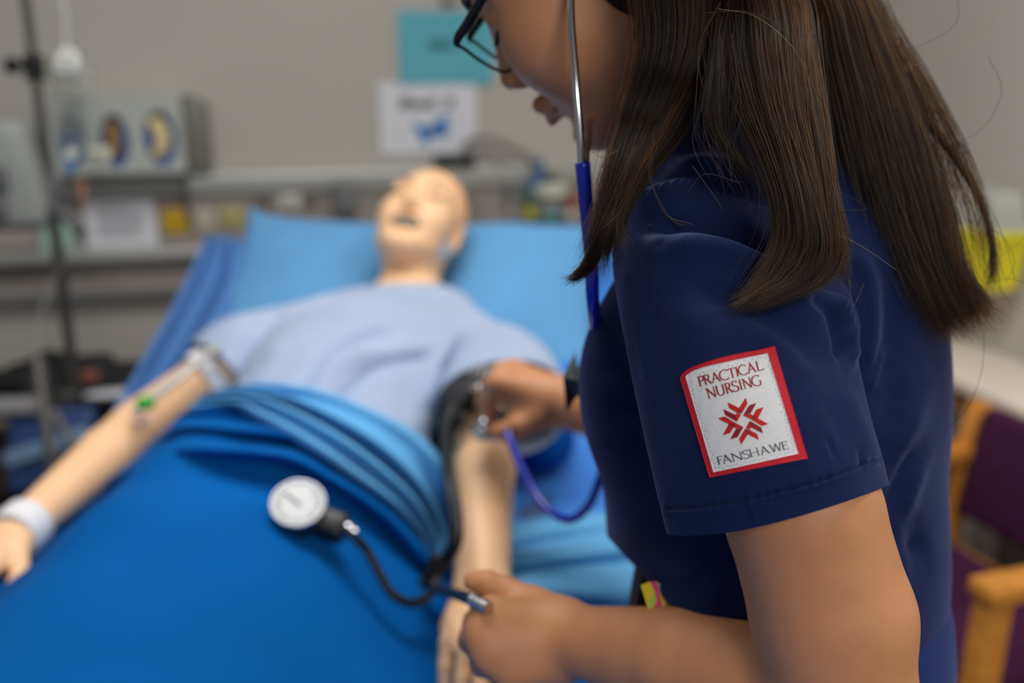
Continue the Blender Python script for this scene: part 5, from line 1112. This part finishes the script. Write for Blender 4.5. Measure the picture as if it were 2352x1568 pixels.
# ------------------------------------------------------------------ hair
mhb = mat('hair_dark', (30, 21, 17), .6, var=.3, scale=60, stretch=(6, 6, 1), spec=.2)
mh = bpy.data.materials.new('hair_strand'); mh.use_nodes = True; nt = mh.node_tree; nt.nodes.remove(nt.nodes['Principled BSDF'])
hb = nt.nodes.new('ShaderNodeBsdfHairPrincipled'); hb.parametrization = 'MELANIN'; hb.inputs['Melanin'].default_value = .9; hb.inputs['Melanin Redness'].default_value = .6
hb.inputs['IOR'].default_value = 1.38; hb.inputs['Roughness'].default_value = .30; hb.inputs['Radial Roughness'].default_value = .5; hb.inputs['Coat'].default_value = 0.0; hb.inputs['Random Color'].default_value = .6; hb.inputs['Random Roughness'].default_value = .2
nt.links.new(hb.outputs[0], nt.nodes['Material Output'].inputs['Surface'])
LK = {   # rows: left x, y, right x, y, distance, thickness
 'front': (2600, [(1250, -390, 1420, -430, .69, .05), (1350, -260, 1560, -290, .655, .05), (1400, -150, 1630, -160, .645, .045), (1440, 0, 1655, 0, .640, .045), (1452, 120, 1625, 140, .638, .038), (1424, 250, 1550, 270, .642, .032), (1394, 370, 1486, 390, .622, .028), (1368, 480, 1440, 490, .612, .024), (1345, 560, 1408, 570, .612, .02), (1330, 620, 1388, 640, .62, .014)], .9),
 'flick': (260, [(1420, 280, 1480, 290, .635, .015), (1375, 430, 1420, 440, .618, .012), (1350, 540, 1395, 550, .615, .012), (1330, 600, 1375, 612, .62, .01), (1302, 632, 1335, 648, .626, .006), (1280, 640, 1305, 652, .63, .003)], .9),
 'inner': (420, [(1560, -60, 1640, -60, .668, .03), (1560, 120, 1650, 140, .645, .03), (1500, 270, 1575, 300, .625, .02), (1446, 370, 1500, 400, .612, .016), (1415, 460, 1452, 480, .604, .012), (1403, 520, 1432, 540, .60, .010), (1424, 575, 1462, 600, .598, .006)], .8),
 'middle': (4200, [(1330, -410, 1500, -450, .69, .05), (1490, -270, 1690, -300, .655, .055), (1590, -140, 1800, -150, .640, .055), (1640, 0, 1862, 0, .636, .048), (1655, 120, 1878, 120, .620, .042), (1690, 240, 1894, 250, .602, .036), (1738, 350, 1910, 370, .586, .032), (1772, 450, 1928, 480, .572, .030), (1776, 545, 1944, 580, .562, .030), (1742, 625, 1905, 650, .556, .024), (1704, 682, 1800, 692, .552, .016), (1684, 706, 1735, 714, .55, .008)], .75),
 'tail': (160, [(1800, 150, 1870, 150, .612, .02), (1850, 270, 1900, 280, .595, .015), (1860, 380, 1920, 400, .580, .01), (1895, 500, 1942, 510, .566, .01), (1915, 600, 1950, 605, .562, .008), (1932, 680, 1950, 690, .562, .004)], .8),
 'veil': (170, [(1600, -200, 1790, -200, .65, .03), (1600, -40, 1800, -40, .63, .02), (1590, 90, 1800, 90, .615, .02), (1590, 220, 1790, 240, .600, .016), (1580, 320, 1800, 350, .592, .014), (1620, 420, 1840, 440, .580, .01), (1650, 500, 1860, 520, .575, .01)], .3),
 'curl': (230, [(1640, -160, 1720, -160, .655, .02), (1635, 20, 1700, 20, .63, .016), (1620, 170, 1680, 180, .61, .014), (1610, 240, 1670, 250, .602, .012), (1630, 310, 1680, 320, .596, .010), (1680, 370, 1730, 370, .590, .008), (1730, 440, 1800, 430, .582, .008)], .6),
 'back': (6800, [(1380, -440, 1560, -480, .77, .16), (1580, -310, 1770, -350, .75, .15), (1750, -160, 1935, -175, .715, .12), (1835, 0, 2016, 0, .69, .085), (1850, 120, 2068, 120, .685, .08), (1872, 250, 2122, 250, .683, .08), (1900, 380, 2162, 380, .682, .075), (1935, 500, 2194, 500, .682, .07), (1980, 610, 2216, 605, .682, .065), (2020, 700, 2244, 685, .682, .06), (2040, 770, 2268, 738, .682, .05), (2052, 822, 2290, 765, .682, .04)], .8),
 'flip': (420, [(1990, 200, 2080, 200, .675, .05), (2060, 360, 2150, 360, .678, .05), (2110, 500, 2200, 490, .68, .05), (2150, 620, 2226, 600, .68, .05), (2180, 690, 2258, 660, .68, .04), (2210, 745, 2290, 700, .68, .03), (2240, 775, 2325, 735, .68, .02)], .7),
 'wisp': (300, [(1960, -40, 2010, -40, .69, .03), (2020, 100, 2060, 100, .69, .025), (2090, 240, 2120, 240, .69, .02), (2150, 320, 2185, 330, .69, .016), (2205, 400, 2236, 400, .69, .012), (2250, 480, 2268, 480, .69, .008), (2272, 560, 2284, 560, .69, .006), (2274, 630, 2285, 630, .69, .006), (2256, 700, 2272, 700, .69, .006)], .7),
 'loose': (150, [(1950, -60, 2010, -60, .69, .03), (2010, 60, 2070, 60, .69, .03), (2070, 160, 2130, 160, .69, .03), (2130, 300, 2215, 320, .69, .03), (2180, 430, 2270, 460, .69, .03), (2215, 560, 2300, 580, .69, .03), (2235, 690, 2310, 700, .69, .03)], .2)}
PTS = []; RAD = []; SZ = []
HR = np.random.RandomState(5)
under = MB()
def lock(nm, cnt, rows, clump):
    A = np.array(rows, float); sparse = cnt < 200; n = 26; side = nm in ('curl', 'inner', 'wisp', 'flick', 'flip', 'veil', 'tail', 'loose')
    tt = np.linspace(0, 1, n); ncl = max(5, cnt // 75); ca = np.sqrt(HR.rand(ncl)) * 1.0; cph = HR.rand(ncl) * 2 * math.pi; cend = (.80 if not side else .78) + .2 * HR.rand(ncl) ** .7; cw_ = HR.randn(ncl) * .035; cf = 4 + 7 * HR.rand(ncl); co_ = HR.randn(ncl) * .05
    for i in range(cnt):
        k = HR.randint(ncl); ph = HR.rand() * 2 * math.pi; r = math.sqrt(HR.rand()); te = min(1.0, cend[k] * (1 - .22 * HR.rand() ** 2.5)) if not sparse else .5 + .5 * HR.rand()
        if HR.rand() < .08: te = min(1.0, te + .12 * HR.rand())
        t0 = (HR.rand() ** 1.5 * .35 if side else 0.0) if HR.rand() < .8 else HR.rand() * .3
        u = t0 + (te - t0) * tt; q = catmull_at(A, u)
        free = r * np.array([math.cos(ph), math.sin(ph)]); ctr = ca[k] * np.array([math.cos(cph[k]), math.sin(cph[k])])
        w = np.clip(clump * (.55 + .45 * u), 0, 1); spr = .30 * HR.rand() * free / max(r, .05)
        ab = free[None] * (1 - w)[:, None] + (ctr + spr)[None] * w[:, None]
        fr = (HR.randn(2) * (.045 if not sparse else .12))[:, None] * np.sin(u * (3 + 7 * HR.rand()) + HR.rand() * 6)[None] * (.25 + u)[None]
        wild = HR.rand() < .06
        la = .5 + .5 * ab[:, 0] + fr[0] + cw_[k] * np.sin(u * cf[k] + cph[k]) + co_[k] * u ** 4
        if wild: la = la + HR.randn() * .28 * u ** 2
        lb = .5 * ab[:, 1] + fr[1] + cw_[k] * np.cos(u * cf[k])
        x = q[:, 0] + (q[:, 2] - q[:, 0]) * la + HR.randn() * 15 * np.clip((tt - .72) / .28, 0, 1) ** 2; y = q[:, 1] + (q[:, 3] - q[:, 1]) * la + HR.randn() * 9 * np.clip((tt - .72) / .28, 0, 1) ** 2; d = q[:, 4] + q[:, 5] * lb
        V = CAM + d[:, None] * (FW + ((x - 1176) / F)[:, None] * RT - ((y - 784) / F)[:, None] * UP)
        PTS.append(V); SZ.append(n); rr = (.00009 + .00007 * HR.rand()) * (.9 if wild else 1.0)
        RAD.append(rr * np.clip((1 - tt) * 5, .2, 1))
    if not side:
        q = catmull_at(A, np.linspace(0, .80, 30)); th = np.linspace(0, 2 * math.pi, 20, endpoint=False); V = []
        for j, z in enumerate(q):
            s_ = .72 * (1 - .6 * (j / 29) ** 3); la = .5 + .5 * s_ * np.cos(th); lb = .5 * s_ * np.sin(th) + .14
            V.append(np.stack([P(z[0] + (z[2] - z[0]) * a, z[1] + (z[3] - z[1]) * a, z[4] + z[5] * b) for a, b in zip(la, lb)]))
        under.add(np.concatenate(V), grid_faces(30, 20, True).tolist() + [list(range(20)), list(range(580, 600))[::-1]])
def catmull_at(A, u):
    q = np.vstack([2 * A[0] - A[1], A, 2 * A[-1] - A[-2]]); v = np.clip(u, 0, 1) * (len(A) - 1); i = np.minimum(v.astype(int), len(A) - 2); t = (v - i)[:, None]
    a, b, c, d = q[i], q[i + 1], q[i + 2], q[i + 3]
    return .5 * (2 * b + (c - a) * t + (2 * a - 5 * b + 4 * c - d) * t * t + (3 * b - a - 3 * c + d) * t ** 3)
for nm, (cnt, rows, cl) in LK.items(): lock(nm, cnt, rows, cl)
# single stray hairs: photograph pixels and distances
for ln_ in ([(2100, 150), (2180, 120), (2240, 90), (2290, 30)], [(2080, 120), (2190, 60), (2200, -20)], [(2130, 350), (2250, 300), (2300, 210), (2270, 130)], [(2170, 420), (2260, 460), (2310, 560), (2330, 640)],
            [(2250, 700), (2310, 690), (2352, 700)], [(1650, 20), (1740, 40), (1830, 120), (1890, 250)], [(1620, 30), (1720, 28), (1800, 70), (1860, 180), (1880, 300)], [(1655, 5), (1610, 90), (1605, 150), (1615, 200)],
            [(1900, 300), (1890, 240), (1860, 190)], [(1850, 480), (1990, 480), (1930, 440)], [(1880, 520), (1970, 560), (2060, 620)], [(1700, 420), (1620, 400), (1580, 440)], [(2260, 760), (2255, 850), (2220, 940), (2160, 1000)],
            [(1500, 300), (1497, 400), (1520, 480), (1565, 520)], [(1505, 320), (1490, 400), (1530, 490), (1590, 515)], [(1510, 330), (1494, 410), (1540, 500), (1575, 518)], [(1590, 380), (1640, 450), (1660, 480)], [(1360, 350), (1385, 360), (1420, 345)],
            [(2280, 600), (2340, 560), (2352, 540)], [(2270, 650), (2320, 640), (2352, 650)], [(1950, 640), (1960, 700), (1985, 650)], [(2240, 520), (2300, 540), (2330, 600), (2310, 650)]):
    a = np.array(ln_, float); q = catmull(a, 26); d = .675 if a[:, 0].mean() > 1980 else (.56 if a[:, 1].mean() > 380 else .59); V = np.array([P(x, y, d) for x, y in q]); PTS.append(V); SZ.append(26); RAD.append(np.full(26, .00014))
ho_ = under.build('hair', mhb, nu); 
base = origin_of(nu)
hc_ = bpy.data.hair_curves.new('hair_strands'); hc_.add_curves(SZ)
hc_.position_data.foreach_set('vector', (np.concatenate(PTS) - np.array(base)).astype(np.float32).ravel())
ra = hc_.attributes.get('radius') or hc_.attributes.new('radius', 'FLOAT', 'POINT'); ra.data.foreach_set('value', np.concatenate(RAD).astype(np.float32))
hc_.materials.append(mh); hso = bpy.data.objects.new('hair_strands', hc_); COL.objects.link(hso); hso.parent = nu; hso['kind'] = 'stuff'; hso['label'] = 'long dark brown hair'
V, Fc = body([E(hpN(0, -.022, .05), [.090, .110, .098], Rh, .02), E(hpN(0, -.075, -.005), [.078, .055, .085], Rh, .03), E(hpN(.055, -.035, -.01), [.04, .055, .07], Rh, .03), E(hpN(-.055, -.035, -.01), [.04, .055, .07], Rh, .03)], .004,
             cut=lambda Q: np.minimum((((Q - hcN) @ Rh)[:, 1] - .012), ((Q - hcN) @ Rh)[:, 1] - .022 - .9 * (((Q - hcN) @ Rh)[:, 2] - .02)))
V = relax(V, Fc, 3)
obj('hair_cap', V, Fc, mhb, nu)

# ------------------------------------------------------------------ glasses
mfrm = mat('frame_black', (14, 14, 15), .3, var=0); mgls = mat('lens_glass', (240, 245, 245), .02, trans=1.0, ior=1.01, alpha=.35, var=0)
gl = thing('glasses', 'black framed glasses worn by the nurse', 'glasses', P(1100, 80, .77))
lens = [(1132, -45, .676), (1098, 12, .684), (1073, 55, .692), (1049, 96, .700), (1070, 115, .708), (1104, 140, .722), (1140, 160, .738), (1166, 164, .750), (1180, 140, .756), (1168, 70, .756), (1152, 0, .744), (1146, -40, .715)]
q = catmull_closed(np.array(lens, float), 96); rr = np.interp(np.arange(96) / 8 % 12, [0, 2.6, 3.1, 3.6, 11, 12], [.0036, .0034, .0026, .0013, .0013, .0036])
Vr = np.array([P(*z) for z in q]); obj('rim', *tube(Vr, rr, 10, True), mfrm, gl)
obj('lens', np.vstack([Vr.mean(0), Vr]), [[0, 1 + i, 1 + (i + 1) % 96] for i in range(96)], mgls, gl)
off = (hpN(.066, 0, 0) - hpN(0, 0, 0)); Vr2 = Vr + off; obj('rim', *tube(Vr2, rr, 8, True), mfrm, gl); obj('lens', np.vstack([Vr2.mean(0), Vr2]), [[0, 1 + i, 1 + (i + 1) % 96] for i in range(96)], mgls, gl)
obj('bridge', *tube(catmull([P(1168, 70, .756), P(1150, 40, .775), P(1168, 70, .756) + off * .3], 8), .0018, 8), mfrm, gl)
obj('temple', *tube(catmull([P(1132, -45, .676), hpN(-.080, .03, .03), hpN(-.082, -.02, .02), hpN(-.078, -.035, -.01)], 24), .0028, 8), mfrm, gl)
obj('temple', *tube(catmull([P(1132, -45, .676) + off * 2.2, hpN(.080, .03, .03), hpN(.082, -.02, .02), hpN(.078, -.035, -.01)], 24), .0028, 8), mfrm, gl)

# ------------------------------------------------------------------ stethoscope
mstb = mat('steth_blue', (8, 34, 176), .28, var=.03, coat=.3)
stt = thing('stethoscope', 'blue tubed stethoscope hanging from the nurse ears to the hand', 'stethoscope', P(1350, 600, .68))
obj('binaural', *tube(catmull([hpN(-.072, -.004, -.012), P(1330, -70, .672), P(1311, 0, .664), P(1322, 180, .657), P(1333, 320, .659), P(1337, 395, .664)], 50), .0027, 12), mchr, stt)
obj('binaural', *tube(catmull([hpN(.072, -.004, -.012), hpN(.085, .05, -.06), P(1352, 300, .72), P(1346, 350, .685), P(1345, 400, .668)], 50), .0027, 12), mchr, stt)
obj('ear_tip', *tube([hpN(-.066, -.004, -.012), hpN(-.078, -.004, -.012)], [.006, .004], 12), mbk, stt); obj('ear_tip', *tube([hpN(.066, -.004, -.012), hpN(.078, -.004, -.012)], [.006, .004], 12), mbk, stt)
tp_ = catmull([P(1338, 374, .664), P(1346, 470, .668), P(1358, 600, .674), P(1362, 700, .69), P(1375, 800, .78), P(1400, 920, .92), P(1394, 1010, .975), P(1378, 1100, 1.0), P(1345, 1170, 1.03), P(1298, 1192, 1.055), P(1240, 1150, 1.085), P(1195, 1070, 1.115), P(1168, 1000, 1.14), P(1158, 975, 1.16)], 160)
obj('tube', *tube(tp_, np.concatenate([np.linspace(.0052, .0047, 20), np.full(140, .0047)]), 14), mstb, stt)
obj('chestpiece', *lathe([(.001, -.006), (.018, -.006), (.021, -.003), (.021, .003), (.014, .007), (.006, .012), (.001, .012)], P(1122, 985, 1.20), nrm([.1, -.3, .95]), 28), mchr, stt)
obj('chestpiece_stem', *tube([P(1122, 985, 1.20), P(1158, 975, 1.16)], .004, 10), mchr, stt)
obj('valve_knob', *lathe([(.001, -.005), (.0055, -.004), (.0055, .004), (.001, .005)], P(1108, 970, 1.165), nrm([0, -1, .3]), 16), mchr, stt)

# ------------------------------------------------------------------ bulb in the left hand, badge holder, shaded pocket
o = obj('bulb', *lathe([(.001, -.036), (.010, -.034), (.019, -.02), (.021, 0), (.018, .02), (.010, .032), (.006, .037), (.001, .038)], P(1170, 1435, .790), nrm(P(1092, 1375, .80) - P(1170, 1435, .790)), 24), mrub, bpc)
vx = nrm(P(1126, 1399, .738) - P(1082, 1374, .752)); obj('bulb_valve', *lathe([(.0040, 0), (.0052, .001), (.0052, .006), (.0044, .0065), (.0044, .012), (.0056, .013), (.0056, .019), (.001, .0195)], P(1082, 1374, .750), vx, 18), mchr, bpc)
mlea = mat('badge_leather', (52, 50, 50), .35, var=.12, scale=60, coat=.2)
bh = thing('badge_holder', 'black clip-on badge holder with metal stud at the nurse chest', 'badge holder', P(1315, 940, .84))
def wedge(front, th, m, name):
    Va = [P(*q) for q in front]; n = len(front); Vb = [P(x, y, d + th) for x, y, d in front]
    return obj(name, Va + Vb, [list(range(n))[::-1], list(range(n, 2 * n))] + [[i, (i + 1) % n, n + (i + 1) % n, n + i] for i in range(n)], m, bh, False)
wedge([(1321, 806, .850), (1293, 866, .830), (1332, 878, .828), (1346, 850, .845), (1326, 838, .85)], .012, mlea, 'flap')
wedge([(1293, 866, .831), (1334, 878, .829), (1342, 895, .84), (1322, 915, .845), (1301, 948, .85)], .014, mlea, 'holder')
obj('stud', *lathe([(.0022, -.001), (.0022, .001), (.001, .0018)], P(1316, 858, .829), -FW, 14), mchr, bh)
mpo = mat('pocket_shade_black', (16, 16, 20), .7, var=.1)
hp2 = thing('pocket_shade', 'black box standing for the shaded pocket at the nurse waist above her forearm', 'pouch', P(1500, 1400, .74))
V, Fc = box(P(1535, 1400, .785), (.058, .04, .12), roty(.12), .004, 2); obj('shade_block', V, Fc, mpo, hp2); V, Fc = box(P(1530, 1375, .752), (.045, .012, .05), roty(.12), .003, 2); obj('flap_and_shade', V, Fc, mpo, hp2)  # black boxes put in for the shade on the trouser pocket
my_ = mat('charm_yellow', (226, 200, 30), .4); mpk = mat('charm_pink', (222, 60, 130), .4); mlg = mat('charm_lime', (180, 200, 90), .4); mgy2 = mat('charm_grey', (150, 140, 140), .4)
ch = thing('key_charm', 'yellow and pink patterned charm hanging at the dark waist pocket', 'charm', P(1508, 1412, .70))
def slab(poly, d, th, m, name):
    Va = [P(x, y, d) for x, y in poly]; Vb = [P(x, y, d + th) for x, y in poly]; n = len(poly)
    obj(name, Va + Vb, [list(range(n))[::-1], list(range(n, 2 * n))] + [[i, (i + 1) % n, n + (i + 1) % n, n + i] for i in range(n)], m, ch, False)
slab([(1472, 1344), (1490, 1336), (1510, 1336), (1526, 1350), (1541, 1398), (1532, 1412), (1502, 1416), (1488, 1396)], .703, .006, my_, 'charm_body')
slab([(1494, 1336), (1505, 1334), (1512, 1350), (1517, 1372), (1524, 1400), (1520, 1415), (1500, 1416), (1502, 1396), (1510, 1378), (1504, 1358)], .7022, .0012, mpk, 'charm_stripe')
slab([(1490, 1380), (1500, 1368), (1504, 1358), (1508, 1376), (1500, 1394), (1496, 1406)], .7024, .001, mlg, 'charm_stripe'); slab([(1507, 1338), (1514, 1338), (1526, 1352), (1528, 1362), (1516, 1360)], .7024, .001, mgy2, 'charm_stripe')
